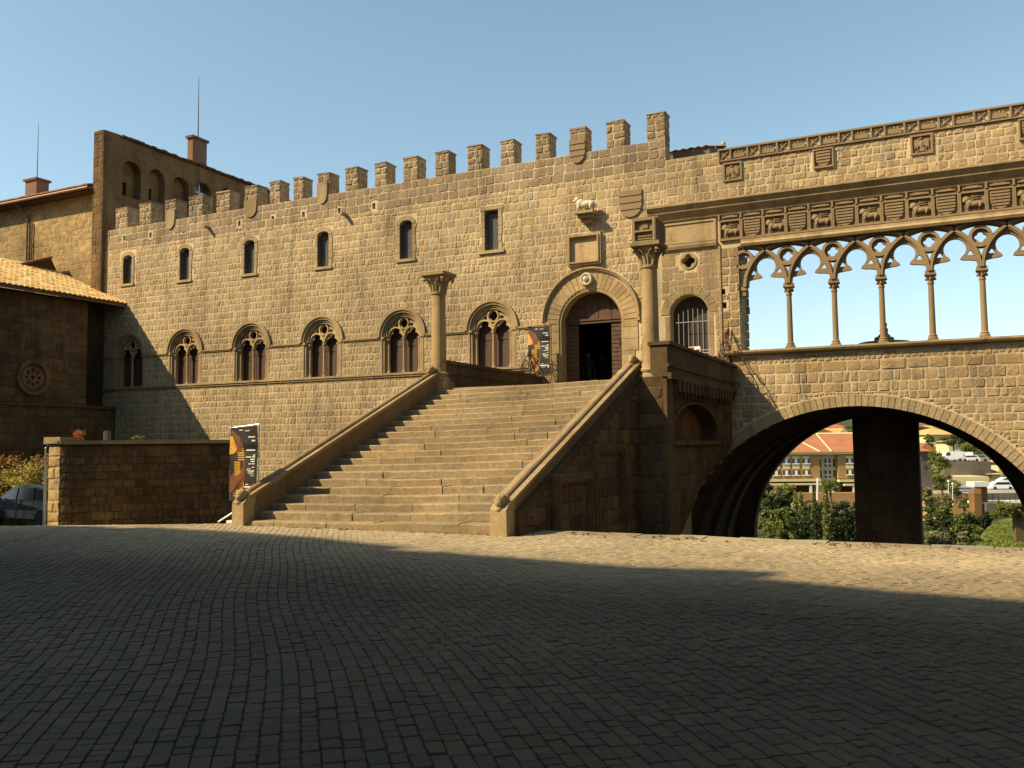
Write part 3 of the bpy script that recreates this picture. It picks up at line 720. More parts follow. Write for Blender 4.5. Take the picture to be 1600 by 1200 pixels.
# bridge: barrel vault with parapet wall
bridge = empty('bridge', (0, 0, 0), 'broad segmental stone arch bridge carrying the open loggia', 'bridge')
AX, AZ, AR = -2.55, -3.3, 6.08
mb = MB()
pl = [(-12, -12), (AX-AR, -12)]+[(AX+AR*cos(t), AZ+AR*sin(t)) for t in [PI-PI*k/40 for k in range(41)]]+[(AX+AR, -12), (12, -12), (12, 3.35), (-12, 3.35)]
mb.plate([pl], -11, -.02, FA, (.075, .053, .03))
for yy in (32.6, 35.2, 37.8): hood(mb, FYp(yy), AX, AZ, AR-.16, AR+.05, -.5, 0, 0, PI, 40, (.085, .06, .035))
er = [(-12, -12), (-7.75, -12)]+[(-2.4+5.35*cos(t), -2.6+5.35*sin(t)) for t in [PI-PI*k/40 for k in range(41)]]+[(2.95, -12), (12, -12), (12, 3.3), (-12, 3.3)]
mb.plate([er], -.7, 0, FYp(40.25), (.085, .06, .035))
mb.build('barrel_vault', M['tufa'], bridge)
mb = MB(); pl = [(-6.4, -12), (-8.6, -12)]+[(AX+AR*cos(t), AZ+AR*sin(t)) for t in [PI-PI*k/40 for k in range(41)]]+[(AX+AR, -12), (12, -12), (12, 4.58), (-6.4, 4.58)]
pl = [(-8.0, AZ+math.sqrt(AR**2-(-8.0-AX)**2))]+[(AX+AR*cos(t), AZ+AR*sin(t)) for t in [2.67-2.67*k/40 for k in range(0, 41)]]+[(AX+AR, -12), (12, -12), (12, 4.6), (-8.0, 4.6)]
mb.plate([pl], -.45, 0, FA, TM)
def okb(u, v): return (u-AX)**2+(v-AZ)**2 > (AR+.37)**2 and v < 4.56
stones(mb, FA, -7.9, 9.5, 3.9, 4.56, .32, (.35, .8), ok=okb, relief=.022, gap=.010, base=(.30, .218, .115), cv=.12)
stones(mb, FA, -7.9, 9.5, 2.95, 3.9, .29, (.18, .40), ok=okb, relief=.022, gap=.011, base=TB)
stones(mb, FA, -7.9, 9.5, -6.0, 2.95, .27, (.2, .48), ok=okb, relief=.022, gap=.011, base=TB)
ring_voussoirs(mb, FA, AX, AZ, AR-.01, AR+.36, 88, 0, .028, 0, 2.75, base=TB, cv=.14)
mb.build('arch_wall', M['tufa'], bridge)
mb = MB(); mb.plate([[(-.5, 4.58), (.0, 4.56), (.20, 4.60), (.24, 4.66), (.24, 4.72), (-.5, 4.73)]], 0, LX1+6.6, lambda u, v, w: (-6.6+w, FY-u, v)); mb.build('parapet_ledge', M['ashlar'], bridge)
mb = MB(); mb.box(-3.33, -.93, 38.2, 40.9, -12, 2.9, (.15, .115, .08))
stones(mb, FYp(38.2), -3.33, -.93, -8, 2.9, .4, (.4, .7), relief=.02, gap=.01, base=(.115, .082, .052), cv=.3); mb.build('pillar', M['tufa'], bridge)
# fountain on the bridge platform
fo = empty('fountain', (-1.84, 35, 3.35), 'round stone fountain with a broad basin, seen between the loggia columns', 'fountain')
mb = MB(); mb.lathe([(.9, 3.35), (.9, 3.5), (.35, 3.55), (.25, 4.2), (.3, 4.9), (.78, 5.12), (.92, 5.2), (.88, 5.26), (.5, 5.2), (.2, 5.2)], 0, 0, 24, M=lambda x, y, z: (x, y, z-3.35)); mb.build('basin', M['carved'], fo)
mb = MB(); mb.lathe([(.2, 5.2), (.3, 5.28), (.3, 5.36), (.2, 5.42), (.22, 5.5), (.13, 5.6), (.15, 5.75), (.1, 5.8), (.12, 5.95), (.06, 6.02), (.07, 6.12), (.02, 6.2)], 0, 0, 12, M=lambda x, y, z: (x, y, z-3.35))
for k in range(4): mb.ball((.26*cos(PI/2*k+.4), .26*sin(PI/2*k+.4), 5.38-3.35), .1, 5)
mb.build('spire', M['carved'], fo)
# ================================================================== STAIRCASE
stair = empty('staircase', (0, 0, 0), 'wide flight of worn stone steps rising to the palace portal', 'staircase')
def nz(k, x): return .165+.158*k+.02*(x+10.4)
for k in range(21):
    mb = MB(); y = 14.5+.39*k; x = -13.38
    while x < -7.5:
        w = random.uniform(.7, 2.0)
        if x+w > -8.1: w = -7.5+.04-x
        c = jc((1, 1, 1), .13, .04); dy = random.uniform(-.012, .012); dz = random.uniform(-.012, .008)
        n = max(2, int(w/.16)); pts = []; fs = []
        for i in range(n+1):
            xx = x+.006+(w-.012)*i/n; z = nz(k, xx)+dz+random.uniform(-.010, .004)-.02*math.exp(-((xx+10.6)/1.6)**2); yy = y+dy+random.uniform(-.009, .007); ch = random.uniform(.014, .034)
            pts += [(xx, yy+.01, z-.165-(.10 if k == 0 else 0)), (xx, yy, z-ch), (xx, yy+ch, z), (xx, y+.46, z+.002)]
        for i in range(n):
            for q in range(3): fs.append((4*i+q, 4*i+4+q, 4*i+5+q, 4*i+1+q))
        fs += [(0, 1, 2, 3), (4*n+3, 4*n+2, 4*n+1, 4*n)]
        mb.quadlist(pts, fs, c); x += w
    mb.build('step', M['step'], stair)
mb = MB(); mb.prism([(14.7, -.1), (22.6, -.1), (22.6, 3.0), (22.3, 3.0)], 0, 5.9, SX(-13.4), (.5, .5, .5)); mb.build('core', M['step'], stair)
# balustrades
def topz(y): return .60+(y-14.45)*(3.86-.60)/(22.5-14.45)
def balustrade(x0, x1, ext):
    mb = MB(); Ms = lambda u, v, w: (x0+w, u, v)
    poly = [(14.62, -.1), (22.6, 2.6), (22.6, topz(22.6)-.08), (14.62, topz(14.62)-.08)]
    mb.prism(poly, 0, x1-x0, Ms, (.55, .52, .48))  # body darkened: the inner face's shade is put into its colour
    o = mb.build('balustrade', M['ashlar'], stair)
    cp = MB(); L = [14.5+.81*i for i in range(11)]
    for a, b in zip(L[:-1], L[1:]):
        a += .006; e = .045
        cp.prism([(a, topz(a)-.10), (b, topz(b)-.10), (b, topz(b)-.05), (a, topz(a)-.05)], -.02, x1-x0+.02, Ms, jc((1, 1, 1), .1))
        cp.prism([(a, topz(a)-.05), (b, topz(b)-.05), (b, topz(b)-.01), (a, topz(a)-.01)], -e, x1-x0+e, Ms, jc((.85, .83, .8), .14))
        cp.tube([(x0+(x1-x0)*.5, a, topz(a)+.0), (x0+(x1-x0)*.5, b, topz(b)+.0)], .062, 10, jc((.85, .83, .8), .14))
    cp.build('coping', M['ashlar'], o)
    nw = MB(); nw.box(x0-.02, x1+.012, 14.38, 14.72, -.15, .47, j=.008); nw.prism([(14.38, .47), (14.76, .47), (14.76, .70), (14.6, .66)], -.02, x1-x0+.012, Ms)
    nw.build('newel', M['ashlar'], o)
    xm = (x0+x1)/2; c = (.95, .95, .95)
    for zz, yy, sc in ((topz(14.5)+.03, 14.5, .82), (topz(22.3)+.10, 22.25, .8)):
        li = MB(); li.ball((xm, yy, zz), .15*sc, 6, c, (.9, 1.1, 1.)); li.ball((xm, yy-.12*sc, zz-.06), .085*sc, 6, c); li.ball((xm-.09*sc, yy-.05, zz+.08*sc), .05*sc, 5, c); li.ball((xm+.09*sc, yy-.05, zz+.08*sc), .05*sc, 5, c)
        li.ball((xm, yy-.08, zz-.2*sc), .085*sc, 6, c, (1.1, 1, .9)); li.ball((xm, yy+.15, zz+.0), .14*sc, 6, c, (.95, 1.3, .8)); li.build('carved_lion_head', M['ashlar'], o, smooth=True)
balustrade(-13.65, -13.37, 0); balustrade(-7.47, -7.17, 0)
# stair flank on the right
mb = MB(); fl = [(14.72, -12), (22.0, -12), (22.0, topz(22)-.3), (14.72, topz(14.72)-.3)]
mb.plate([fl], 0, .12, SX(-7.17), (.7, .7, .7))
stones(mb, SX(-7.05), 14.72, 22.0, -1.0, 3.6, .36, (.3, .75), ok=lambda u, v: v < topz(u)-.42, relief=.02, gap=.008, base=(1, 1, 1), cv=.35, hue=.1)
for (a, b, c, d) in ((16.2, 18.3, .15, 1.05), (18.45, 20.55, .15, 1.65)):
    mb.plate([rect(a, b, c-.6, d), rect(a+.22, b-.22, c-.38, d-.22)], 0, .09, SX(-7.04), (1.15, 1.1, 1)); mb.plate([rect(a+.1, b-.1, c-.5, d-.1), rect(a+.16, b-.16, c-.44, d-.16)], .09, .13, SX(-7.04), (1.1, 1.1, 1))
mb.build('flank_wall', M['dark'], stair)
# ------------------------------------------------------------------ landing
land = empty('landing', (0, 0, 0), 'raised stone landing with solid parapets in front of the portal', 'landing')
mb = MB(); mb.box(-13.5, -6.5, 22.62, 29.98, 2.9, 3.335)
for i in range(7):
    for j in range(12): mb.box(-13.3+i*.97, -13.3+i*.97+.95, 22.7+j*.6, 22.7+j*.6+.585, 3.335, 3.35, jc((1, 1, 1), .1))
mb.build('landing_floor', M['step'], land)
def arcY(pts): return pts
cut = [(23.3, -12), (23.36, -.78), (24.1, -.35), (25.0, .06), (25.7, .48), (26.27, .74), (27.4, 1.0), (28.6, 1.2), (29.49, 1.45), (29.95, 1.7)]
mb = MB(); side = [(21.9, -12)]+cut+[(29.95, 3.36), (21.9, 3.36)]
niche = [(22.62, 1.72), (27.5, 1.72)]+[(27.5, 1.95)]+arc(25.06, 1.95, 2.44, .78, 0, PI, 20)[1:-1]+[(22.62, 1.95)]
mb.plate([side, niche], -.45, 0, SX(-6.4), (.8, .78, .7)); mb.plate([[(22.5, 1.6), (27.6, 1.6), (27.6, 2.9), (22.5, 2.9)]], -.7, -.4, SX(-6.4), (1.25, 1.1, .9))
def okl(u, v):
    if 22.5 < u < 27.65 and 1.6 < v < 2.85: return False
    for (a, b) in cut[1:]:
        pass
    zc_ = np.interp(u, [c[0] for c in cut[1:]], [c[1] for c in cut[1:]])
    return v > zc_+.15 or u < 23.1
stones(mb, SX(-6.4), 21.9, 29.9, -1.5, 3.2, .38, (.35, .8), ok=okl, relief=.02, gap=.008, base=(1, 1, 1), cv=.3, hue=.1)
stones(mb, lambda u, v, w: (u, 21.9-w, v), -7.05, -6.4, -1.5, 3.1, .38, (.3, .5), relief=.02, gap=.008, base=(1, 1, 1), cv=.2)
mb.box(-7.05, -6.85, 21.9, 22.6, -12, 3.34, (.8, .8, .8)); mb.box(-13.65, -13.4, 22.6, 29.98, -2, 3.34)
mb.plate([[(21.9, -12), (22.5, -12), (22.5, 3.3), (21.9, 3.3)]], 0, .1, SX(-6.4), (1.1, 1.05, .95)); mb.plate([[(21.8, -12), (22.75, -12), (22.75, .2), (22.5, .5), (21.8, .5)]], 0, .14, SX(-6.4))
hood(mb, SX(-6.4), 25.06, 1.95, 2.44, 2.60, 0, .08, 0, PI, 24, (1.1, 1, .9), rz=.33)
mb.plate([[(22.4, 1.6), (27.8, 1.6), (27.8, 1.72), (22.4, 1.72)]], 0, .12, SX(-6.4), (1.1, 1, .9))
y = 22.7
while y < 29.3:
    mb.box(-6.4, -6.18, y, y+.16, 3.0, 3.3); mb.box(-6.4, -6.27, y+.02, y+.14, 2.85, 3.0, (.9, .9, .9)); y += .42
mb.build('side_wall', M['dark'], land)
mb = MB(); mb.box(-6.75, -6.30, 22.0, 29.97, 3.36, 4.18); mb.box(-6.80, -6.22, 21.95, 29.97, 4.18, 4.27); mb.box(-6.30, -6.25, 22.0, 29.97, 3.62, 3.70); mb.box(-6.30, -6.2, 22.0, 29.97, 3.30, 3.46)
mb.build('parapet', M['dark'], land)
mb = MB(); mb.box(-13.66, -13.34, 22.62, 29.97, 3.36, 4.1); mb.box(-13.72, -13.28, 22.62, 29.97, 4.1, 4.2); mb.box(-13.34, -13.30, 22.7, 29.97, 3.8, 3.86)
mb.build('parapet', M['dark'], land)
# the two free columns
def big_col(x, y, z0, zn, r, label, block):
    t = empty('stone_column', (x, y, z0), label, 'column', 'columns flanking the head of the steps')
    mb = MB(); mb.box(-.36, .36, -.36, .36, -.34, -.12); mb.box(-.33, .33, -.33, .33, -.12, 0)
    mb.lathe([(.32, 0), (.34, .05), (.32, .11), (.27, .13), (.26, .17), (.29, .20), (.30, .25), (.26, .29)], 0, 0, 24); mb.build('base', M['ashlar'], t)
    h = zn-z0; mb = MB(); mb.lathe([(r*1.12, .28), (r*1.05, .4), (r*1.03, h*.5), (r*.95, h-.06), (r*1.08, h-.05), (r*1.1, h), (r, h+.02)], 0, 0, 28, (1.05, 1.0, .92)); mb.build('shaft', M['ashlar'], t, smooth=False)
    mb = MB(); mb.lathe([(r*.95, h), (r*1.0, h+.12), (r*1.15, h+.3), (r*1.6, h+.46), (r*1.5, h+.5)], 0, 0, 20, (.9, .88, .85))
    for k in range(4):
        a = PI/4+PI/2*k; ca, sa = cos(a), sin(a)
        mb.tube([(r*.95*ca, r*.95*sa, h+.02), (r*1.1*ca, r*1.1*sa, h+.22), (r*1.6*ca, r*1.6*sa, h+.42), (r*1.95*ca, r*1.95*sa, h+.47), (r*2.1*ca, r*2.1*sa, h+.38), (r*1.9*ca, r*1.9*sa, h+.33)], [.05, .05, .045, .05, .05, .04], 7)
        for s in (-.5, .5):
            b = PI/2*k+s*.35; mb.tube([(r*.98*cos(b), r*.98*sin(b), h+.02), (r*1.12*cos(b), r*1.12*sin(b), h+.2), (r*1.5*cos(b+s*.3), r*1.5*sin(b+s*.3), h+.36), (r*1.75*cos(b+s*.6), r*1.75*sin(b+s*.6), h+.42)], .022, 5)
    mb.box(-.40, .40, -.40, .40, h+.50, h+.60, (.8, .78, .72)); mb.box(-.36, .36, -.36, .36, h+.46, h+.50, (.85, .8, .75)); mb.build('capital', M['ashlar'], t)
    if block:
        q = h+.60; mb = MB(); mb.box(-.33, .33, -.20, .33, q, q+.62)
        Mq = lambda u, v, w: (u, -.2-w, v)
        mb.plate([rect(-.35, .35, q, q+.66), rect(-.28, .20, q+.33, q+.58), rect(-.28, .20, q+.05, q+.28)], 0, .10, Mq)
        for zz in (.09, .16, .23): mb.box(-.24, .16, -.24, -.2, q+zz, q+zz+.035)
        mb.tube([(.27, -.32, q+.02), (.27, -.32, q+.62)], .05, 8)
        for k in range(9): mb.box(.33, .36, -.14+k*.05, -.115+k*.05, q+.05, q+.6)
        mb.plate([[(-.10, q+.38), (.06, q+.38), (.06, q+.5), (.02, q+.45), (-.02, q+.52), (-.06, q+.45), (-.10, q+.5)]], 0, .04, Mq)
        mb.build('heraldic_block', M['carved'], t)
big_col(-13.5, 22.7, 3.55, 6.22, .215, 'left of the two free-standing columns at the head of the steps, bare on top', False)
big_col(-6.82, 22.3, 3.32, 6.30, .215, 'right free-standing column by the portal, carrying a carved shield block', True)
# ironwork fans
def fan(x, label):
    t = MB()
    def W_(a, z): return (x, FY-a, z)        # a = distance from the wall
    def spiral(c, z, r, turns=1.4, s=1, n=18, ph=0):
        return [W_(c+s*r*(1-.75*i/n)*cos(ph+2*PI*turns*i/n), z+r*(1-.75*i/n)*sin(ph+2*PI*turns*i/n)) for i in range(n+1)]
    rr_ = .019
    t.tube([W_(.05, 4.2), W_(.04, 4.9), W_(.1, 5.55)], rr_)
    t.tube([W_(.1, 5.55), W_(.35, 5.2), W_(.7, 4.95), W_(1.2, 4.85), W_(1.7, 4.35), W_(1.75, 4.2)], rr_)
    t.tube([W_(.12, 5.45), W_(.45, 4.95), W_(.8, 4.7), W_(.95, 4.25)], rr_)
    for c, z, r, s, ph in ((.35, 4.85, .17, 1, .5), (.7, 4.5, .2, -1, 1), (.3, 4.45, .17, 1, 2.), (1.2, 4.5, .17, 1, .3), (.55, 5.2, .12, -1, .3), (1.5, 4.42, .1, -1, 2), (1.0, 4.95, .1, 1, 2.5), (.25, 5.35, .09, -1, 1)):
        t.tube(spiral(c, z, r*1.25, 1.3, s, 22, ph), rr_*.85)
    for c, z in ((.1, 5.55), (.5, 5.25), (.9, 5.1), (1.35, 4.95), (1.75, 4.5)):
        t.tube([W_(c, z-.15), W_(c+.04, z+.12)], [.014, .003], 5)
    o = t.build('iron_scroll_guard', M['iron']); tag(o, label, 'ironwork', 'iron scroll guards where the parapets meet the palace')
fan(-6.42, 'rusty wrought iron scrollwork guard on the right parapet beside the grated doorway')
fan(-13.45, 'rusty wrought iron scrollwork guard on the left parapet beside the hanging banner')
# ================================================================== CHURCH, REAR BUILDINGS (left)
ch = empty('church', (0, 0, 0), 'shaded church side wall with round carved window and lit tiled roof, far left', 'church')
mb = MB(); mb.box(-48, -36.02, 22.2, 28.35, -3, 8.6, (.5, .5, .5)); mb.box(-48, -36.9, 28.35, 30.0, -3, 8.9, (.5, .5, .5)); mb.box(-37, -36.02, 28.35, 29.98, -3, 3.62, (.5, .5, .5))
stones(mb, SX(-36.02), 22.2, 28.35, 3.7, 8.5, .34, (.25, .6), relief=.015, gap=.006, base=(1, 1, 1), cv=.22, hue=.08)
stones(mb, SX(-36.02), 22.2, 29.95, -2, 3.6, .36, (.35, .8), relief=.015, gap=.006, base=(1, 1, 1), cv=.2, hue=.08)
mb.box(-36.02, -35.94, 22.2, 28.4, 3.58, 3.70, (1.1, 1, .9)); mb.box(-36.95, -35.94, 28.4, 29.98, 3.55, 3.68, (1.1, 1, .9))
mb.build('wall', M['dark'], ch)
mb = MB(); hood(mb, SX(-36.0), 25.6, 4.82, .62, .78, 0, .12, 0, 2*PI, 32, (1.6, 1.5, 1.3)); hood(mb, SX(-36.0), 25.6, 4.82, .5, .62, 0, .05, 0, 2*PI, 32, (.9, .9, .9))
mb.plate([circ(25.6, 4.82, .5, 28)]+[foil(1, 0, .085, 25.6+.31*cos(t), 4.82+.31*sin(t), n=10) for t in [2*PI*k/8 for k in range(8)]]+[circ(25.6, 4.82, .09, 12)], 0, .045, SX(-36.0), (1.9, 1.7, 1.5))
mb.build('round_window', M['dark'], ch)
def tiles(mb, P0, U, V, nu, nv, c=(.62, .42, .18), du=.26, dv=.40):
    P0 = Vector(P0); U = Vector(U).normalized(); V = Vector(V).normalized(); N = U.cross(V).normalized()
    if N.z < 0: N = -N
    for i in range(nu):
        for j in range(nv):
            o = P0+U*(i*du)+V*(j*dv)+N*random.uniform(0, .015); col = jc(c, .22, .12); h = .075
            a = [o, o+U*du*.15+N*h*.75, o+U*du*.5+N*h, o+U*du*.85+N*h*.75, o+U*du]
            b = [q+V*dv*1.08-N*.02 for q in a]
            mb.quadlist([tuple(q) for q in a+b], [(0, 1, 6, 5), (1, 2, 7, 6), (2, 3, 8, 7), (3, 4, 9, 8), (0, 4, 3, 2, 1)], col)
mb = MB(); tiles(mb, (-35.42, 22.1, 8.66), (0, 1, 0), (-1, 0, .40), 31, 16)
mb.quadlist([(-35.42, 22.0, 8.62), (-35.42, 30.0, 8.62), (-42, 30.0, 11.25), (-42, 22.0, 11.25), (-35.42, 22.0, 8.5), (-35.42, 30.0, 8.5), (-42, 30.0, 11.1), (-42, 22.0, 11.1)], [(0, 1, 2, 3), (7, 6, 5, 4), (0, 4, 5, 1), (1, 5, 6, 2)], (.14, .09, .05))
mb.build('roof', M['tile'], ch)
mb = MB(); q = [onX(8, 421, -40.6), onX(80, 404, -40.6), onX(96, 440, -40.6), onX(40, 440, -40.6)]
mb.plate([[(p.y, p.z) for p in q]], -.5, 0, SX(-40.6), (.9, .75, .6))
mb.plate([[(q[0].y, q[0].z), (q[1].y, q[1].z), (q[1].y, q[1].z+.12), (q[0].y, q[0].z+.12)]], -.55, .1, SX(-40.6), (1.6, 1.2, 1)); mb.build('dormer', M['dark'], ch)
# rear building with eave
rb = empty('rear_house', (0, 0, 0), 'plastered ochre house with tiled eave and copper downpipe above the church roof', 'house')
mb = MB(); mb.box(-62, -37.72, 30.3, 42, -3, 14.55, (1, 1, 1))
stones(mb, FYp(30.3), -47, -37.75, 8.3, 14.3, .30, (.2, .55), relief=.014, gap=.005, base=(1.0, 1, 1), cv=.13)
mb.build('wall', M['plaster'], rb)
mb = MB(); tiles(mb, (-62, 29.62, 14.80), (1, 0, 0), (0, 1, .30), 93, 12, (.42, .23, .13))
mb.box(-62, -37.72, 29.72, 35, 14.55, 14.75, (.10, .06, .04)); mb.prism([(29.72, 14.75), (35, 14.75), (35, 16.2)], 0, 24.25, lambda u, v, w: (-62+w, u, v), (.2, .12, .07)); mb.build('roof', M['tile'], rb)
mb = MB(); mb.tube([(-62, 29.6, 14.66), (-37.8, 29.6, 14.66)], .08, 8); mb.tube([(-43.5, 29.65, 14.6), (-43.3, 29.9, 14.3), (-43.2, 30.2, 14.1), (-43.2, 30.2, 8)], .055, 8); mb.tube([(-42.85, 30.22, 13.6), (-42.85, 30.22, 8)], .04, 8)
mb.build('gutter', M['gutter'], rb)
mb = MB(); mb.tube([(-37.25, 30.05, 12.0), (-37.25, 30.05, 8.6)], .045, 8); mb.build('downpipe', M['gutter'], rb)
mb = MB(); mb.box(-48.35, -47.35, 33.6, 34.4, 15.4, 17.5); mb.box(-48.45, -47.25, 33.5, 34.5, 17.5, 17.62, (.8, .8, .8)); mb.build('chimney', M['brick'], rb)
o = MB(); o.tube([(-47.87, 34, 17.6), (-47.87, 34, 21.1)], [.03, .012], 6); tag(o.build('lightning_rod', M['iron']), 'thin tall rod rising from the brick chimney at the far left', 'rod', 'rods on the chimneys')
tw = empty('rear_wing', (0, 0, 0), 'tall dark brown wing with walled-up arches rising behind the battlements at left', 'building')
mb = MB(); P_ = lambda px, py: ((lambda p: (p.y, p.z))(onX(px, py, -37.0)))
top = [P_(162, 202), P_(188, 210.5), P_(189, 214), P_(395, 290)]
lo = [(29.8, 3), (52, 3), (52, top[3][1]-.1), (top[3][0], top[3][1])]+[top[2], top[1], (29.8, top[0][1])]
hs = []
for (a, b, c, d, e) in ((192, 221, 250, 305, 0), (233, 258, 263, 312, 0), (270, 296, 275, 320, 0), (306, 330, 284, 330, 1), (344, 366, 293, 335, 0)):
    y0, z1 = P_(a, c); y1 = P_(b, c)[0]; z0 = P_(a, d)[1]; r = (y1-y0)/2
    hs.append(archloop(y0, y1, z0, z1-r*.2-.3, .5, 10))
mb.plate([lo]+hs, -.45, 0, SX(-37.0), (1.5, 1.3, 1.1)); mb.box(-37.7, -37.44, 30.1, 52, 3, top[2][1]-.1, (1.7, 1.45, 1.2))
mb.box(-37.7, -36.985, 29.79, 30.1, 3, top[0][1]-.02, (1.2, 1.1, 1))
stones(mb, lambda u, v, w: (u, 29.79-w, v), -37.7, -37.0, 8, top[0][1], .4, (.3, .4), relief=.02, gap=.01, base=(1.25, 1.15, 1), cv=.15)
for k, (y0_, z0_) in enumerate((P_(203, 294), P_(242, 303))): mb.box(-37.43, -37.41, y0_-.12, y0_+.12, z0_-.35, z0_+.35, (.05, .05, .05))
yy = top[2][0]
while yy < top[3][0]+3:
    t_ = (yy-top[2][0])/(top[3][0]-top[2][0]); z_ = top[2][1]+(top[3][1]-top[2][1])*t_
    mb.box(-37.75, -36.88+random.uniform(0, .05), yy, yy+.32, z_-.03, z_+.07+random.uniform(0, .04), (.8, .6, .5), j=.02); yy += .36
mb.build('wall', M['dark'], tw)
mb = MB(); y0_, z0_ = P_(318, 300); w_ = .45
mb.box(-37.40, -37.38, y0_-w_, y0_+w_, z0_-1, z0_+.6); o = mb.build('window', M['glassd'], tw)
mb = MB(); mb.box(-37.37, -37.33, y0_-.03, y0_+.03, z0_-1, z0_+.5); mb.box(-37.37, -37.33, y0_-w_, y0_+w_, z0_-.03, z0_+.03); mb.build('frame', M['white'], o)
mb = MB(); mb.box(-37.42, -37.03, 35.6, 36.65, 16.9, 18.95); mb.box(-37.5, -36.95, 35.5, 36.75, 18.95, 19.08, (.8, .8, .8)); mb.build('chimney', M['brick'], tw)
o = MB(); o.tube([(-37.05, 36.0, 19.05), (-37.05, 36.0, 22.6)], [.035, .012], 6); tag(o.build('lightning_rod', M['iron']), 'thin tall rod rising from the brick chimney on the tall brown wing', 'rod', 'rods on the chimneys')

# ================================================================== FRONT LEFT: low wall, gate post, banner, car, plants
lw = empty('low_stone_wall', (0, 0, 0), 'short shaded wall of mixed tufa blocks left of the steps, ending in a sunlit pier', 'wall')
B0 = Vector((-17.8, 13.38, 0)); ang = math.radians(46.5); dW = Vector((cos(ang), sin(ang), 0)); nW = Vector((sin(ang), -cos(ang), 0))
def LW(u, v, w): p = B0+dW*u+nW*w; return (p.x, p.y, v)
mb = MB(); mb.plate([rect(0, 4.2, -.6, 1.76)], -.35, -.005, LW, (.6, .6, .6))
stones(mb, LW, .02, 4.2, -.5, 1.72, .175, (.10, .27), relief=.016, gap=.006, base=(1.15, 1.05, .95), cv=.3, hue=.10, w0=0)
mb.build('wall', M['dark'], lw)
mb = MB(); mb.plate([rect(-.05, 4.25, 1.76, 1.84)], -.4, .07, LW, (1.1, 1.05, 1)); mb.build('coping', M['ashlar'], lw)
mb = MB(); mb.box(-18.2, -17.80, 13.40, 13.9, -.6, 1.76, (1, 1, 1)); mb.box(-18.28, -17.74, 13.32, 13.95, 1.78, 1.92, (.95, .95, .95), j=.008)
stones(mb, FYp(13.40), -18.2, -17.8, -.2, 1.74, .24, (.18, .4), relief=.02, gap=.006, base=(1.05, 1.05, 1), cv=.12)
mb.build('pier', M['ashlar'], lw)
mb = MB(); mb.tube([(-18.32, 13.4, -.1), (-18.32, 13.4, 1.68), (-18.28, 13.42, 1.75), (-18.2, 13.5, 1.77)], .018, 8); mb.tube([(-18.24, 13.38, -.1), (-18.24, 13.38, 1.3)], .02, 8)
tag(mb.build('metal_rail', M['steel']), 'bent grey metal rail standing against the sunlit wall pier', 'rail')
# plants on the wall top
def leafcloud(mb, c, R, n, size, cols, flat=1., rngs=random, jitter=1.):
    for i in range(n):
        while True:
            p = Vector((rngs.uniform(-1, 1), rngs.uniform(-1, 1), rngs.uniform(-1, 1)))
            if p.length < 1: break
        p = p*(.55+.45*rngs.random())
        q = Vector((c[0]+p.x*R[0], c[1]+p.y*R[1], c[2]+p.z*R[2])); s = size*rngs.uniform(.6, 1.4)
        a = Vector((rngs.gauss(0, 1), rngs.gauss(0, 1), rngs.gauss(0, .6))).normalized(); b = a.cross(Vector((rngs.gauss(0, 1), rngs.gauss(0, 1), rngs.gauss(0, 1)))).normalized()
        k = rngs.choice(cols); kk = rngs.uniform(.7, 1.3)
        mb.quadlist([q-a*s*.5, q-b*s*.28, q+a*s*.5, q+b*s*.28], [(0, 1, 2, 3)], (k[0]*kk, k[1]*kk, k[2]*kk))
M['leaf'] = leafmat('leaves', (1.4, 1.3, 1.2)); M['bark'] = stone('bark', (.10, .07, .045), bscale=8)
mb = MB(); p = LW(.35, 1.86, -.15)
for k in range(9):
    a = random.uniform(0, 6.28); mb.tube([p, (p[0]+.06*cos(a), p[1]+.06*sin(a), p[2]+.12), (p[0]+.16*cos(a), p[1]+.16*sin(a), p[2]+random.uniform(.16, .27))], [.008, .005, .003], 4, (.35, .12, .05))
leafcloud(mb, (p[0], p[1], p[2]+.14), (.17, .17, .12), 90, .05, [(.35, .11, .04), (.4, .2, .06), (.2, .08, .03)])
tag(mb.build('dry_plant', M['leaf']), 'small red-brown dry plant growing on the low wall by its pier', 'plant')
mb = MB(); p = LW(1.6, 1.86, -.15); leafcloud(mb, (p[0], p[1], p[2]+.05), (.3, .12, .06), 60, .04, [(.2, .16, .05), (.12, .14, .04)])
tag(mb.build('low_weed', M['leaf']), 'thin grey-green weed sprouting along the middle of the low wall top', 'plant')
mb = MB(); q = LW(.95, 1.86, -.2); mb.box(q[0]-.05, q[0]+.05, q[1]-.05, q[1]+.05, 1.85, 2.07, (.25, .25, .25)); mb.box(q[0]-.06, q[0]-.04, q[1]-.06, q[1]-.03, 1.85, 2.05, (1, 1, 1))
tag(mb.build('bollard_lamp', M['steel']), 'small dark post lamp standing behind the low wall coping', 'lamp')
mb = MB()
for k in range(70):
    x_ = random.uniform(-7, 5); y_ = random.choice((15.18, 15.22, 15.05, 14.9))+random.uniform(-.1, .1); leafcloud(mb, (x_, y_, .02), (random.uniform(.03, .14), .04, .035), 14, .035, [(.10, .10, .03), (.14, .12, .04), (.16, .09, .04)])
for k in range(40):
    x_ = random.uniform(-13.3, -7.5); leafcloud(mb, (x_, 14.42+random.uniform(-.03, .04), .012), (.08, .03, .025), 8, .03, [(.10, .10, .03), (.15, .11, .05)])
tag(mb.build('pavement_weeds', M['leaf']), 'little weeds and leaf litter in the joints along the edging stones', 'weeds', None, 'stuff')
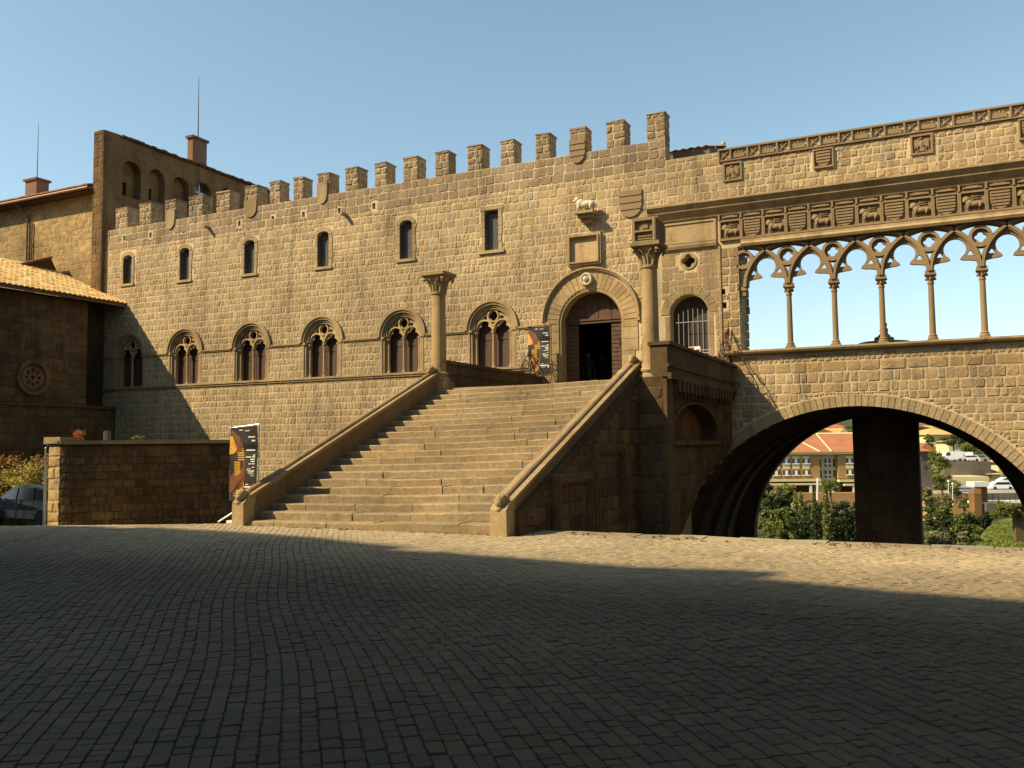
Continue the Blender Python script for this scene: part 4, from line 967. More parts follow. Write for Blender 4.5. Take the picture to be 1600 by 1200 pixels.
# banners
M['bblack'] = plain('black banner cloth', (.030, .029, .027), .5, noise=.1); M['bgold'] = plain('printed gold', (.62, .34, .05), .5, noise=.25, scale=8)
M['borange'] = plain('printed orange', (.15, .055, .018), .5, noise=.3, scale=9); M['bwhite'] = plain('printed white', (.75, .73, .68), .5); M['bred'] = plain('printed red', (.5, .04, .03), .5); M['bblue'] = plain('printed dark brown', (.10, .035, .015), .5)
def textmesh(s, size, xf, mat, parent, name):
    c = bpy.data.curves.new('t', 'FONT'); c.body = s; c.size = size; c.extrude = .001; c.resolution_u = 2
    o = bpy.data.objects.new('t', c); COL.objects.link(o); dg = bpy.context.evaluated_depsgraph_get(); dg.update()
    me = bpy.data.meshes.new_from_object(o.evaluated_get(dg)); bpy.data.objects.remove(o)
    me.transform(xf); me.materials.clear(); me.materials.append(mat); me.name = name
    ob = bpy.data.objects.new(name, me); COL.objects.link(ob); ob.parent = parent
    return ob
def banner(loc, rz, w, h, label, group, stand):
    t = empty('banner', loc, label, 'banner', group, rz)
    wav = lambda u, v: .018*math.sin(v*5+u*3)+.012*math.sin(u*9)
    B = lambda u, v, ww: (u, wav(u, v)-ww, v)
    c = MB(); nu, nv = 10, 24; pts = [B(w*i/nu, h*j/nv-(.03*math.sin(PI*i/nu) if j == nv else 0), 0) for j in range(nv+1) for i in range(nu+1)]
    c.quadlist(pts, [(j*(nu+1)+i, j*(nu+1)+i+1, (j+1)*(nu+1)+i+1, (j+1)*(nu+1)+i) for j in range(nv) for i in range(nu)], (1, 1, 1)); pts2 = [(p[0], p[1]+.006, p[2]) for p in pts]
    c.quadlist(pts2, [tuple(reversed((j*(nu+1)+i, j*(nu+1)+i+1, (j+1)*(nu+1)+i+1, (j+1)*(nu+1)+i))) for j in range(nv) for i in range(nu)], (1, 1, 1))
    cloth = c.build('cloth', M['bblack'], t)
    # a plain striped golden headdress shape, half cut by the edge
    def patch(name, loop, d, mat, z=.0):
        g = MB()
        # cut the loop into strips so it follows the cloth
        zs = [p[1] for p in loop]; lo_, hi_ = min(zs), max(zs); g.plate([loop], d, d+.0015, B); return g.build(name, mat, cloth)
    k = w; H = h
    patch('golden_print', [(0, .10*H), (.22*k, .12*H), (.42*k, .17*H), (.55*k, .26*H), (.60*k, .36*H), (.60*k, .50*H), (.50*k, .62*H), (.45*k, .74*H), (.34*k, .84*H), (.12*k, .92*H), (0, .95*H)], .003, M['borange'])
    gs = MB()
    for j in range(9):
        z = .54*H+.03*H*j; x1 = (.57-.10*max(0, (j-1)/8)-.10*max(0, (j-5)/4))*k
        gs.plate([[(.30*k, z), (x1, z), (x1-.02, z+.013*H), (.30*k, z+.013*H)]], .006, .0075, B)
    for j in range(12):
        z = .22*H+.026*H*j; gs.plate([[(.17*k, z), (.40*k, z), (.40*k, z+.014*H), (.17*k, z+.014*H)]], .006, .0075, B)
    for j in range(3):
        r = .27+.07*j; L = []
        for q in range(9):
            a = -PI/2+(PI/2)*q/8; L.append((.12*k+r*k*cos(a), .24*H+r*k*.9*sin(a)*1.1))
        L += [(x_-.025*k, z_+.01*H) for x_, z_ in reversed(L)]; gs.plate([L], .006, .0075, B)
    gs.build('gold_stripes', M['bgold'], cloth)
    patch('golden_oval', [(x, z) for x, z in arc(.10*k, .74*H, .16*k, .12*H, -PI/2+.0, PI/2, 12)]+[(0, .86*H), (0, .62*H)], .008, M['bgold'])
    patch('dark_mark', [(.06*k, .76*H), (.20*k, .765*H), (.13*k, .775*H)], .010, M['bblue']); patch('dark_mark', [(.02*k, .69*H), (.10*k, .69*H), (.05*k, .70*H)], .010, M['bblue'])
    tm = Matrix.Translation(B(.37*k, .705*H, .03))@Matrix.Rotation(PI/2, 4, 'X')@Matrix.Scale(.72, 4, (1, 0, 0))@Matrix.Scale(1.7, 4, (0, 1, 0))
    textmesh('Tutankhamon', .135*k/.8*1.02, tm, M['bwhite'], cloth, 'lettering')
    g = MB(); rr2 = random.Random(5)
    for (z, a, b, hh) in ((.935, .32, .46, .012), (.935, .55, .75, .006), (.922, .55, .72, .004), (.84, .68, .93, .016), (.79, .80, .93, .02), (.665, .62, .93, .016), (.60, .86, .93, .014), (.575, .62, .80, .014), (.575, .83, .93, .016), (.545, .78, .93, .014), (.515, .80, .93, .016), (.485, .72, .82, .012), (.485, .85, .93, .014), (.44, .84, .93, .01), (.42, .68, .80, .01), (.40, .66, .93, .008), (.385, .72, .93, .008), (.37, .70, .90, .006), (.355, .75, .93, .006), (.33, .80, .93, .006), (.215, .60, .72, .01), (.175, .55, .86, .022), (.15, .60, .80, .008)):
        g.plate([[(a*k, z*H), (b*k, z*H), (b*k, (z+hh)*H), (a*k, (z+hh)*H)]], .012, .014, B)
    g.plate([rect(.89*k, .95*k, .14*H, .19*H)], .012, .014, B); g.build('small_print', M['bwhite'], cloth)
    g = MB(); g.plate([rect(.80*k, .84*k, .935*H, .95*H)], .013, .015, B); g.plate([[(.84*k, .20*H), (.92*k, .19*H), (.92*k, .225*H), (.86*k, .23*H)]], .013, .015, B); g.build('red_mark', M['bred'], cloth)
    f = MB()
    if stand:
        f.tube([(w+.025, .03, -.1), (w+.03, .03, h+.03)], .012, 6); f.tube([(-.02, .03, -.0), (-.02, .03, h-.06)], .012, 6); f.tube([(-.02, .03, h-.04), (w+.03, .03, h+.03)], .012, 6)
        f.build('frame', M['steel'], t); s2 = MB()
        s2.tube([(w*.5, .04, -.1), (w*.5, .04, .3)], .02, 6)
        s2.tube([(.25, .04, -loc[2]), (.25, .04, -.1)], .04, 8)
        for (dx, dy) in ((-.42, -.2), (.32, -.25), (.15, .4)): s2.tube([(.25, .04, -loc[2]+.32), (.25+dx, .04+dy, -loc[2]+.02)], .02, 6)
        s2.box(.0, .6, -.1, .2, -loc[2], -loc[2]+.05); s2.build('stand', M['white'], t)
    else:
        f.tube([(w+.04, .03, -.25), (w+.04, .03, h+.02)], .018, 6, (.5, .3, .2)); f.tube([(-.03, .0, h), (w+.05, .0, h+.03)], .015, 6, (.5, .4, .3)); f.box(w-.15, w-.01, -.01, .04, h+.0, h+.12, (1, .95, .8)); f.box(-.05, w+.05, .0, .05, -.06, .0, (.5, .4, .3)); f.build('frame', M['ashlar'], t)
banner((-14.28, 14.95, .48), math.radians(3), .74, 1.65, 'black and gold exhibition banner on a white stand at the foot of the steps', 'exhibition banners', True)
banner((-13.56, 29.2, 4.18), 0, .86, 1.78, 'black and gold exhibition banner hung on the palace wall beside the portal', 'exhibition banners', False)
# car
car = empty('parked_car', (-28.95, 21.0, -1.06), 'grey hatchback parked in the shade beside the low stone wall', 'car')
M['carpaint'] = plain('silver grey car paint', (.17, .18, .17), .32, .5, spec=.6, noise=.03); M['tyre'] = plain('rubber', (.02, .02, .02), .8); M['carglass'] = plain('car glass', (.015, .017, .018), .08, spec=.9)
prof = [(-2.0, .35), (-2.02, .62), (-1.85, .82), (-1.1, .98), (-.45, 1.38), (.2, 1.50), (.9, 1.50), (1.55, 1.36), (1.95, .95), (2.0, .6), (1.97, .32)]
def hull(mb, prof, z0, hw, c=(1, 1, 1), inset=.12):
    n = len(prof); pts = []
    for (x_, z_) in prof:
        t_ = max(0, (z_-.85)/.65); w_ = hw-inset*t_*1.4-(.12 if abs(x_) > 1.9 else 0)
        pts += [(x_, -w_, z_), (x_, w_, z_)]
    fs = [(2*i, 2*i+1, 2*i+3, 2*i+2) for i in range(n-1)]+[(0, 2*n-2, 2*n-1, 1)]+[tuple(2*i for i in range(n-1, -1, -1)), tuple(2*i+1 for i in range(n))]
    mb.quadlist(pts, fs, c)
mb = MB(); hull(mb, prof, 0, .86)
for x_ in (-1.28, 1.26):
    for s in (-1, 1): hood(mb, lambda u, v, w, s=s: (u, s*(.80+w), v), x_, .33, .33, .38, 0, .08, 0, PI, 14, (.9, .9, .9))
body = mb.build('body', M['carpaint'], car, smooth=False)
for s in (-1, 1):
    g = MB(); Gm = lambda u, v, w, s=s: (u, s*(.865-.26*(v-.85)/1.0*.9+w), v)
    for lp_ in ([(-.95, .99), (-.42, 1.32), (-.1, 1.38), (-.1, .99)], [(-.02, .99), (-.02, 1.39), (.75, 1.40), (.85, .99)], [(.92, .99), (.83, 1.38), (1.3, 1.30), (1.55, 1.02)]): g.plate([lp_], -.01, .012, Gm)
    g.build('side_window', M['carglass'], car)
    g = MB(); g.box(-.08, .02, s*.862, s*.872, .35, .98, (.2, .2, .2)); g.box(.86, .88, s*.862, s*.872, .45, .98, (.2, .2, .2)); g.box(.6, .78, s*.86, s*.89, .84, .88); g.build('door_trim', M['carpaint'], car)
    g = MB(); g.ball((-.8, s*.98, 1.0), .1, 6, (1, 1, 1), (.8, 1, .7)); g.build('mirror', M['carpaint'], car, smooth=True)
    for x_ in (-1.28, 1.26):
        g = MB(); g.lathe([(.2, -.1), (.31, -.1), (.32, 0), (.31, .1), (.2, .1)], 0, 0, 24, M=lambda x, y, z: (x_+x, s*.78+z, .32+y)); wl = g.build('wheel', M['tyre'], car)
        g = MB(); g.lathe([(.205, -.06), (.2, .09), (.16, .09), (.15, .05), (.02, .06)], 0, 0, 18, M=lambda x, y, z: (x_+x, s*(.80+z*.8), .32+y)); g.build('rim', M['steel'], wl)
mb = MB(); mb.quadlist([(-1.08, -.68, 1.0), (-1.08, .68, 1.0), (-.5, .62, 1.36), (-.5, -.62, 1.36)], [(0, 1, 2, 3)]); mb.quadlist([(1.92, -.62, 1.0), (1.92, .62, 1.0), (1.62, .6, 1.32), (1.62, -.6, 1.32)], [(3, 2, 1, 0)]); mb.build('windscreens', M['carglass'], car)
for s in (-1, 1):
    mb = MB(); mb.ball((-1.9, s*.62, .72), .13, 6, (1, 1, 1), (.8, 1.2, .6)); mb.build('headlight', M['white'], car, smooth=True)
# rose bush and the garden wall behind it
mb = MB()
for k in range(34):
    c_ = (random.uniform(-35.3, -30.6), random.uniform(22.7, 23.6), random.uniform(-.9, .95)); leafcloud(mb, c_, (.6, .45, .45), 150, .12, [(.24, .24, .05), (.32, .28, .06), (.14, .17, .04), (.34, .26, .08)])
for k in range(34): 
    c_ = (random.uniform(-35.3, -30.8), random.uniform(22.4, 23.1), random.uniform(-.3, 1.35)); leafcloud(mb, c_, (.07, .07, .07), 7, .1, [(.4, .28, .24), (.3, .06, .04), (.45, .4, .36)])
for k in range(14):
    x_ = random.uniform(-35, -31); mb.tube([(x_, 23.6, -1.5), (x_+random.uniform(-.2, .2), 23.5, .2), (x_+random.uniform(-.5, .5), 23.4, random.uniform(1.0, 1.6))], [.03, .02, .008], 4, (.12, .08, .04)); leafcloud(mb, (x_, 23.4, 1.2), (.35, .3, .35), 50, .1, [(.2, .2, .05), (.35, .12, .06)])
tag(mb.build('rose_bush', M['leaf']), 'sunlit rose bush with pink and red blooms behind the parked car', 'bush')
mb = MB(); mb.box(-40, -27.2, 25.6, 25.95, -2.5, .98, (.9, .9, .9)); mb.box(-40, -27.15, 25.5, 26.0, .98, 1.1, (1.1, 1.1, 1.1))
stones(mb, FYp(25.6), -34, -27.2, -1.5, .95, .3, (.3, .5), relief=.03, gap=.01, base=(1, 1, 1))
tag(mb.build('garden_wall', M['ashlar']), 'low stone garden wall with flat coping behind the rose bush', 'wall')
# people inside the portal
def person(loc, rz, label, shirt, trousers, skin, hair, s=1.):
    t = empty('person', loc, label, 'person', None, rz)
    J = {'pel': (0, 0, .95, .15), 'wa': (0, 0, 1.10, .135), 'ch': (0, .02, 1.33, .165), 'nk0': (0, .01, 1.47, .075), 'nk': (0, 0, 1.53, .055)}
    def skin_obj(name, verts, edges, mat, parent):
        me = bpy.data.meshes.new(name); me.from_pydata([v[:3] for v in verts], edges, []); o = bpy.data.objects.new(name, me); COL.objects.link(o); o.parent = parent
        me.materials.append(mat)
        sk = o.modifiers.new('Skin', 'SKIN'); me.skin_vertices[0].data[0].use_root = True
        for i, v in enumerate(verts): me.skin_vertices[0].data[i].radius = (v[3], v[3]*(v[4] if len(v) > 4 else 1))
        su = o.modifiers.new('Sub', 'SUBSURF'); su.levels = 1; su.render_levels = 1; sk.use_smooth_shade = True
        return o
    v = [(0, 0, .93, .14, .8), (0, 0, 1.12, .125, .75), (0, 0, 1.33, .15, .7), (0, 0, 1.47, .07), (0, .0, 1.56, .052), (0, .0, 1.64, .085, 1.15), (0, .0, 1.74, .078, 1.15),
         (-.18, 0, 1.42, .06), (-.24, 0, 1.16, .045), (-.24, -.06, .92, .033), (-.24, -.09, .84, .03), (.18, 0, 1.42, .06), (.24, 0, 1.16, .045), (.24, -.06, .92, .033), (.24, -.09, .84, .03),
         (-.09, 0, .86, .1), (-.10, -.01, .48, .065), (-.10, .02, .08, .045), (-.10, -.14, .04, .04), (.09, 0, .86, .1), (.10, -.01, .48, .065), (.10, .02, .08, .045), (.10, -.14, .04, .04)]
    e = [(0, 1), (1, 2), (2, 3), (3, 4), (4, 5), (5, 6), (2, 7), (7, 8), (8, 9), (9, 10), (2, 11), (11, 12), (12, 13), (13, 14), (0, 15), (15, 16), (16, 17), (17, 18), (0, 19), (19, 20), (20, 21), (21, 22)]
    b = skin_obj('body', v, e, skin, t)
    v2 = [(0, 0, .90, .165, .8), (0, 0, 1.12, .145, .8), (0, 0, 1.34, .168, .72), (0, 0, 1.46, .085), (-.19, 0, 1.42, .075), (-.25, 0, 1.18, .062), (.19, 0, 1.42, .075), (.25, 0, 1.18, .062)]
    skin_obj('shirt', v2, [(0, 1), (1, 2), (2, 3), (2, 4), (4, 5), (2, 6), (6, 7)], shirt, t)
    v3 = [(0, 0, .95, .15, .85), (-.10, 0, .84, .115), (-.105, -.01, .48, .08), (-.105, .02, .1, .065), (.10, 0, .84, .115), (.105, -.01, .48, .08), (.105, .02, .1, .065)]
    skin_obj('trousers', v3, [(0, 1), (1, 2), (2, 3), (0, 4), (4, 5), (5, 6)], trousers, t)
    g = MB(); g.ball((0, .02, 1.71), .108, 8, (1, 1, 1), (.95, 1.12, 1.05)); g.build('hair', hair, t, smooth=True)
    g = MB()
    for sx in (-1, 1):
        for k in range(5):
            a = -.03+.015*k; x0_ = sx*.24; L_ = (.06, .08, .085, .08, .065)[k] if k else .05
            g.tube([(x0_+sx*.0, -.09+a, .83), (x0_-sx*.01, -.095+a*1.2, .83-L_*.6), (x0_-sx*.025, -.09+a*1.2, .83-L_)], [.010, .009, .007], 6)
    g.build('fingers', skin, t, smooth=True)
    return t
SK = plain('skin', (.45, .26, .18), .6); HR = plain('dark hair', (.02, .014, .01), .7)
person((-11.98, 31.2, 3.3), PI, 'person in a white shirt seen from behind inside the dark doorway', plain('white shirt', (.75, .75, .72), .8), plain('dark trousers', (.04, .04, .05), .8), SK, HR)
person((-11.85, 32.4, 3.3), PI*.8, 'dim person in dark clothes standing deeper inside the doorway', plain('dark shirt', (.06, .06, .07), .8), plain('grey trousers', (.08, .08, .08), .8), SK, HR)
# ================================================================== SHADOW-CASTING PALAZZO behind the camera
pal = empty('opposite_palazzo', (0, 0, 0), 'tall plain palazzo across the square, behind the viewer, shading the foreground', 'building')
YB = -7.0
def back(x, y):
    t = (y-YB)/SD.y*1.0; return (x-SD.x*t, -SD.z*t)
edge = [(-40, 22.3), (-24, 22.3), (-18.25, 21.8), (-18.2, 13.15), (-17.2, 13.0), (-16.1, 13.25), (-15.4, 13.05), (-15.1, 13.45), (-13.0, 13.42), (-11.6, 13.25), (-10.28, 13.04), (-9.4, 12.75), (-7.9, 12.35), (-9.1, 12.1), (-8.2, 11.98), (-7.4, 11.85), (-7.0, 11.98), (-6.4, 11.8), (-5.2, 11.75), (-3.9, 11.55), (-3.0, 11.66), (-1.9, 11.78), (-2.9, 11.52), (-3.7, 11.3), (-2.2, 11.1), (-.54, 10.75), (.68, 10.64), (4, 10.2), (14, 9.2)]
tp = [back(x, y) for x, y in edge]
loop = [(tp[0][0], 0)]+tp+[(tp[-1][0], 0)]
loop = [(tp[0][0], 0), (tp[-1][0], 0)]+tp[::-1]
mb = MB(); mb.plate([loop], 0, .6, FYp(YB), (.32, .32, .3)); mb.build('front_wall', M['plaster'], pal)
mb = MB()
for i in range(8):
    for j in range(3):
        x0_ = -48+i*5.2; z0_ = 3+j*5; g = MB(); g.box(x0_, x0_+1.2, YB+.0, YB+.05, z0_, z0_+2); g.build('window', M['shutter'], pal)
skyblock = MB(); skyblock.box(8.5, 12, -7, 28.5, -12, 17, (.28, .28, .26)); skyblock.build('sky_blocking_wing', M['plaster'], pal)  # added unseen mass that cuts sky fill on the shaded walls
skyblock = MB(); skyblock.box(-23, -21, -7, 2, -1, 13, (.28, .28, .26)); skyblock.build('sky_blocking_wing', M['plaster'], pal)  # unseen block, added to keep skylight off the foreground
# ================================================================== BEYOND THE ARCH
def vp(px, py, b): a, b, z = LP(px, py, b); return a, z
M['bbrick'] = stone('orange brick', (.36, .215, .085), bscale=2, fine=.12, big=.1, bump=.1); M['cream'] = stone('cream panels', (.62, .52, .28), bscale=2, fine=.06, big=.06, bump=.05)
M['rtile'] = stone('red roof tiles', (.36, .15, .07), bscale=3, fine=.25, big=.12, bump=.3); M['rtile2'] = stone('yellow roof tiles', (.50, .33, .13), bscale=3, fine=.2, big=.12, bump=.3)
M['grey'] = stone('grey stone house', (.15, .125, .09), bscale=3, fine=.2, big=.2)
M['winframe'] = plain('white window frames', (.7, .68, .6), .5)
BB = 190.
hos = empty('brick_building', (0, 0, 0), 'long orange brick building with cream panels and red roof seen under the arch', 'building')
def LM(db): return lambda u, v, w: LB(u, BB+db-w, v)
def pz(py, b=BB): return LP(1300, py, b)[2]
def pa(px, b=BB): return LP(px, 740, b)[0]
zE, zR, zB, zM = pz(709), pz(693), pz(752), pz(748)
mb = MB()
for (x0_, x1_) in ((1190, 1281), (1310, 1440)):
    mb.box(pa(x0_), pa(x1_), BB, BB+12, zM, zE, M=lambda x, y, z: LB(x, y, z))
mb.build('brick_wall', M['bbrick'], hos)
mb = MB(); mb.box(pa(1281), pa(1310), BB+1.5, BB+12, zB-3, zE, M=lambda x, y, z: LB(x, y, z)); mb.build('cream_bay', M['cream'], hos)
mb = MB(); mb.box(pa(1188), pa(1440), BB-.8, BB, zE-.1, zE+.35, M=lambda x, y, z: LB(x, y, z)); mb.box(pa(1188), pa(1281), BB-.6, BB+1, zM-.5, zM, M=lambda x, y, z: LB(x, y, z)); mb.box(pa(1310), pa(1440), BB-.6, BB+1, zM-.7, zM-.2, M=lambda x, y, z: LB(x, y, z)); mb.box(pa(1188), pa(1275), BB-4, BB-3.2, pz(756), pz(753.5), M=lambda x, y, z: LB(x, y, z)); mb.box(pa(1308), pa(1440), BB-4, BB-3.2, pz(758), pz(755), M=lambda x, y, z: LB(x, y, z))
mb.build('eaves_and_beams', M['cream'], hos)
mb = MB(); mb.box(pa(1188), pa(1440), BB+4, BB+5, zB-4, zM, (.3, .2, .1), M=lambda x, y, z: LB(x, y, z)); mb.build('portico_back', M['bbrick'], hos)
mb = MB()
mb.quadlist([LB(pa(1175), BB-1, zE+.35), LB(pa(1445), BB-1, zE+.35), LB(pa(1445), BB+14, zR+2.2), LB(pa(1200), BB+14, zR+2.2)], [(0, 1, 2, 3)]); mb.build('roof', M['rtile'], hos)
mb = MB(); mb.tube([LB(pa(1262), BB+13, zR+2.1), LB(pa(1280), BB-1, zE+.5)], .16, 5); mb.tube([LB(pa(1311), BB+13, zR+2.1), LB(pa(1298), BB-1, zE+.5)], .16, 5); mb.tube([LB(pa(1200), BB+14, zR+2.2), LB(pa(1445), BB+14, zR+2.2)], .3, 5); mb.build('roof_ridges', M['cream'], hos)
def hwin(px, y0, y1, w=11.):
    a0, a1 = pa(px-w/2), pa(px+w/2); z1_, z0_ = pz(y0), pz(y1)
    g = MB(); g.box(a0, a1, BB-.1, BB+.02, z0_, z1_, M=lambda x, y, z: LB(x, y, z)); o = g.build('window', M['glassd'], hos)
    g = MB(); am = (a0+a1)/2; g.box(am-.28, am+.28, BB-.2, BB-.1, z0_, z1_, M=lambda x, y, z: LB(x, y, z)); g.box(a0-.1, a1+.1, BB-.25, BB-.1, z0_-.2, z0_, M=lambda x, y, z: LB(x, y, z)); g.build('frame', M['winframe'], o)
for px in (1213, 1229, 1244, 1260, 1328, 1344, 1360, 1376):
    hwin(px, 716.5, 723.5); hwin(px, 734.5, 741.5)
    g = MB(); g.box(pa(px-5.5), pa(px+5.5), BB-.08, BB+.01, pz(732.5), pz(725.5), M=lambda x, y, z: LB(x, y, z)); g.box(pa(px-5.5), pa(px+5.5), BB-.08, BB+.01, pz(716), pz(712.5), M=lambda x, y, z: LB(x, y, z)); g.build('cream_panel', M['cream'], hos)
for (y0, y1) in ((717, 729.5), (735, 746.5)):
    for px, w in ((1297, 10), (1307.5, 3.5), (1285, 5)):
        g = MB(); g.box(pa(px-w/2), pa(px+w/2), BB+1.35, BB+1.45, pz(y1), pz(y0), M=lambda x, y, z: LB(x, y, z)); o = g.build('window', M['glassd'], hos)
        if w == 10:
            g = MB(); am = pa(px); zz = (pz(y1)*.62+pz(y0)*.38); g.box(am-.12, am+.12, BB+1.25, BB+1.35, pz(y1), pz(y0), M=lambda x, y, z: LB(x, y, z)); g.box(pa(px-5), pa(px+5), BB+1.25, BB+1.35, zz-.12, zz+.12, M=lambda x, y, z: LB(x, y, z)); g.build('frame', M['winframe'], o)
for px in (1209, 1225, 1257, 1290, 1323, 1341, 1359, 1377):
    g = MB(); g.box(pa(px)-.25, pa(px)+.25, BB-3.9, BB-3.4, pz(774), pz(756), M=lambda x, y, z: LB(x, y, z)); g.build('portico_column', M['winframe'], hos)
mb = MB(); b2 = 180.; mb.box(LP(1240, 780, b2)[0], LP(1440, 780, b2)[0], b2, b2+2, -14, LP(1300, 770, b2)[2], M=lambda x, y, z: LB(x, y, z)); tag(mb.build('terrace_wall', M['bbrick']), 'orange brick retaining wall below the portico of the brick building', 'wall')
# houses above
def house(p0, p1, ytop, ybot, b, depth, wallmat, roofmat, label, ridge=3., wins=()):
    t = empty('house', (0, 0, 0), label, 'house', None)
    a0, a1 = LP(p0, ytop, b)[0], LP(p1, ytop, b)[0]; z1_, z0_ = LP((p0+p1)/2, ytop, b)[2], LP((p0+p1)/2, ybot, b)[2]
    mb = MB(); L = lambda x, y, z: LB(x, y, z); mb.box(a0, a1, b, b+depth, z0_-4, z1_, M=L); mb.build('wall', wallmat, t)
    mb = MB(); e = .8; mb.quadlist([LB(a0-e, b-e, z1_), LB(a1+e, b-e, z1_), LB(a1+e, b+depth+e, z1_), LB(a0-e, b+depth+e, z1_), LB(a0+depth*.35, b+depth/2, z1_+ridge), LB(a1-depth*.35, b+depth/2, z1_+ridge)], [(0, 1, 5, 4), (1, 2, 5), (2, 3, 4, 5), (3, 0, 4)]); mb.build('roof', roofmat, t)
    for (wx, wy, ww, wh) in wins:
        A_, _, Z_ = LP(wx, wy, b); s_ = b/1380.; g = MB(); g.box(A_-ww*s_/2, A_+ww*s_/2, b-.12, b+.02, Z_-wh*s_/2, Z_+wh*s_/2, M=L); g.build('window', M['glassd'], t)
    return t
house(1305, 1330, 687.5, 692, 225, 14, M['cream'], M['rtile2'], 'small pavilion with bright yellow tiled roof above the long red roof', 3.2, [(1306+4*i, 689.7, 2.4, 2.4) for i in range(6)])
house(1245, 1290, 688, 694, 235, 16, M['rtile'], M['rtile'], 'low red-brown house with a skylight behind the long red roof', 2.4, [])
mb = MB(); g0 = LP(1270, 680, 232); mb.box(g0[0]-1.6, g0[0]+1.6, 231, 231.3, g0[2]-.9, g0[2]+.7, M=lambda x, y, z: LB(x, y, z))
house(1290, 1318, 668, 690, 330, 16, M['grey'], M['rtile'], 'grey stone house high on the hill under the crown of the arch', 3, [(1296, 674, 3, 5), (1303, 674, 3, 5), (1311, 675, 3, 5)])
house(1437, 1455, 705, 760, 170, 12, M['grey'], M['rtile'], 'narrow grey stone house just right of the dark bridge pillar', 1.6, [(1441, 716, 3, 5), (1448, 716, 3, 5), (1445, 729, 3, 6)])
house(1450, 1495, 679, 690, 290, 20, M['cream'], M['rtile2'], 'cream house with pale tiled roof high on the slope right of the pillar', 3.2, [])
house(1448, 1490, 657, 676, 360, 20, M['grey'], M['rtile'], 'grey brown house under the very top of the right-hand opening', 2, [(1462, 666, 4, 6), (1475, 668, 3, 5)])
house(1482, 1500, 690, 704, 262, 8, M['cream'], M['rtile2'], 'small cream hut among the green trees above the white parked vans', 1., [])
house(1560, 1600, 722, 752, 205, 14, M['cream'], M['rtile2'], 'yellow house at the right edge beyond the road', 2, [(1568, 735, 3, 5), (1578, 736, 3, 5)])
house(1545, 1562, 741, 752, 200, 8, M['cream'], M['rtile2'], 'little yellow annex at the foot of the yellow house', 1., [])
# retaining wall, road, car park
def wallbox(p0, p1, y0, y1, b, th, mat, name, label, cat='wall'):
    mb = MB(); A0 = LP(p0, y0, b); A1 = LP(p1, y0, b); mb.box(A0[0], A1[0], b, b+th, LP(p0, y1, b)[2]-3, A0[2], M=lambda x, y, z: LB(x, y, z)); return tag(mb.build(name, mat), label, cat)
wallbox(1474, 1548, 721.5, 745, 200, 30, M['grey'], 'retaining_wall', 'dark stone retaining wall below the row of white parked vehicles')
wallbox(1474, 1545, 745, 772, 192, 8, M['cream'], 'pale_wall', 'pale beige wall in front of the dark retaining wall')
wallbox(1448, 1525, 772, 792, 150, 3, M['bbrick'], 'garden_retaining_wall', 'orange brown garden wall left of the brick lift tower')
wallbox(1540, 1640, 772, 782, 150, 3, M['grey'], 'roadside_wall', 'brown wall along the far side of the footbridge')
mb = MB(); L_ = lambda x, y, z: LB(x, y, z); q = LP(1500, 770, 178)
mb.box(LP(1450, 770, 170)[0], LP(1700, 770, 170)[0], 160, 190, q[2]-1, LP(1500, 771, 160)[2], M=L_); tag(mb.build('road', stone('pale asphalt', (.30, .28, .24), bscale=2)), kind='structure')
def vehicle(px, py, b, L, H, mat, label, van=False, wd=1.8, name='parked_car', cat='car', group='vehicles parked above the retaining wall', rz=0.):
    a, bb, z = LP(px, py, b); p = LB(a, b, z); t = empty(name, p, label, cat, group, TH+rz)
    mb = MB(); pr = [(-L/2, .3), (-L/2, .8), (-L*.42, 1.0), (-L*.22, H), (L*.3, H), (L*.45, 1.0 if not van else H*.95), (L/2, .85), (L/2, .3)]
    if van: pr = [(-L/2, .35), (-L/2, 1.1), (-L*.40, 1.3), (-L*.33, H), (L/2, H), (L/2, .35)]
    mb.plate([pr], -wd/2, wd/2, lambda u, v, w: (u, -w, v)); mb.build('body', mat, t)
    g = MB(); g.plate([[(-L*.36, 1.02), (-L*.2, H-.12), (L*.26, H-.12), (L*.36, 1.02)] if not van else [(-L*.38, 1.3), (-L*.31, H-.2), (-L*.15, H-.2), (-L*.15, 1.3)]], wd/2, wd/2+.03, lambda u, v, w: (u, -w, v)); g.build('window', M['carglass'], t)
    for s in (-.32, .32):
        g = MB(); g.lathe([(.3, -.1), (.33, 0), (.3, .1)], 0, 0, 12, M=lambda x, y, z: (s*L+x, -wd/2+z, .33+y)); g.build('wheel', M['tyre'], t)
    return t
WP = plain('white car paint', (.8, .8, .78), .3); GP = plain('grey car paint', (.35, .36, .38), .3); BP = plain('dark blue car paint', (.04, .05, .09), .3)
vehicle(1487, 720.5, 202, 4.6, 2.2, WP, 'white van, leftmost of the vehicles parked above the dark retaining wall', True, name='parked_van', cat='van')
vehicle(1500, 720.8, 203, 5.2, 2.1, WP, 'white van second from the left above the dark retaining wall', True, name='parked_van', cat='van')
vehicle(1514, 721, 202, 4.2, 1.45, WP, 'white car in the middle of the row above the retaining wall')
vehicle(1527, 721, 203, 4.3, 1.5, GP, 'grey car at the right end of the row above the retaining wall')
vehicle(1575, 757, 180, 4.3, 1.45, WP, 'white car parked on the road left of the arch edge', group='cars on the far road')
vehicle(1590, 762, 176, 4.3, 1.45, GP, 'grey car on the road nearest the right arch edge', group='cars on the far road')
vehicle(1563, 765, 172, 4.6, 1.6, WP, 'white car on the road just behind the brick lift tower', group='cars on the far road')
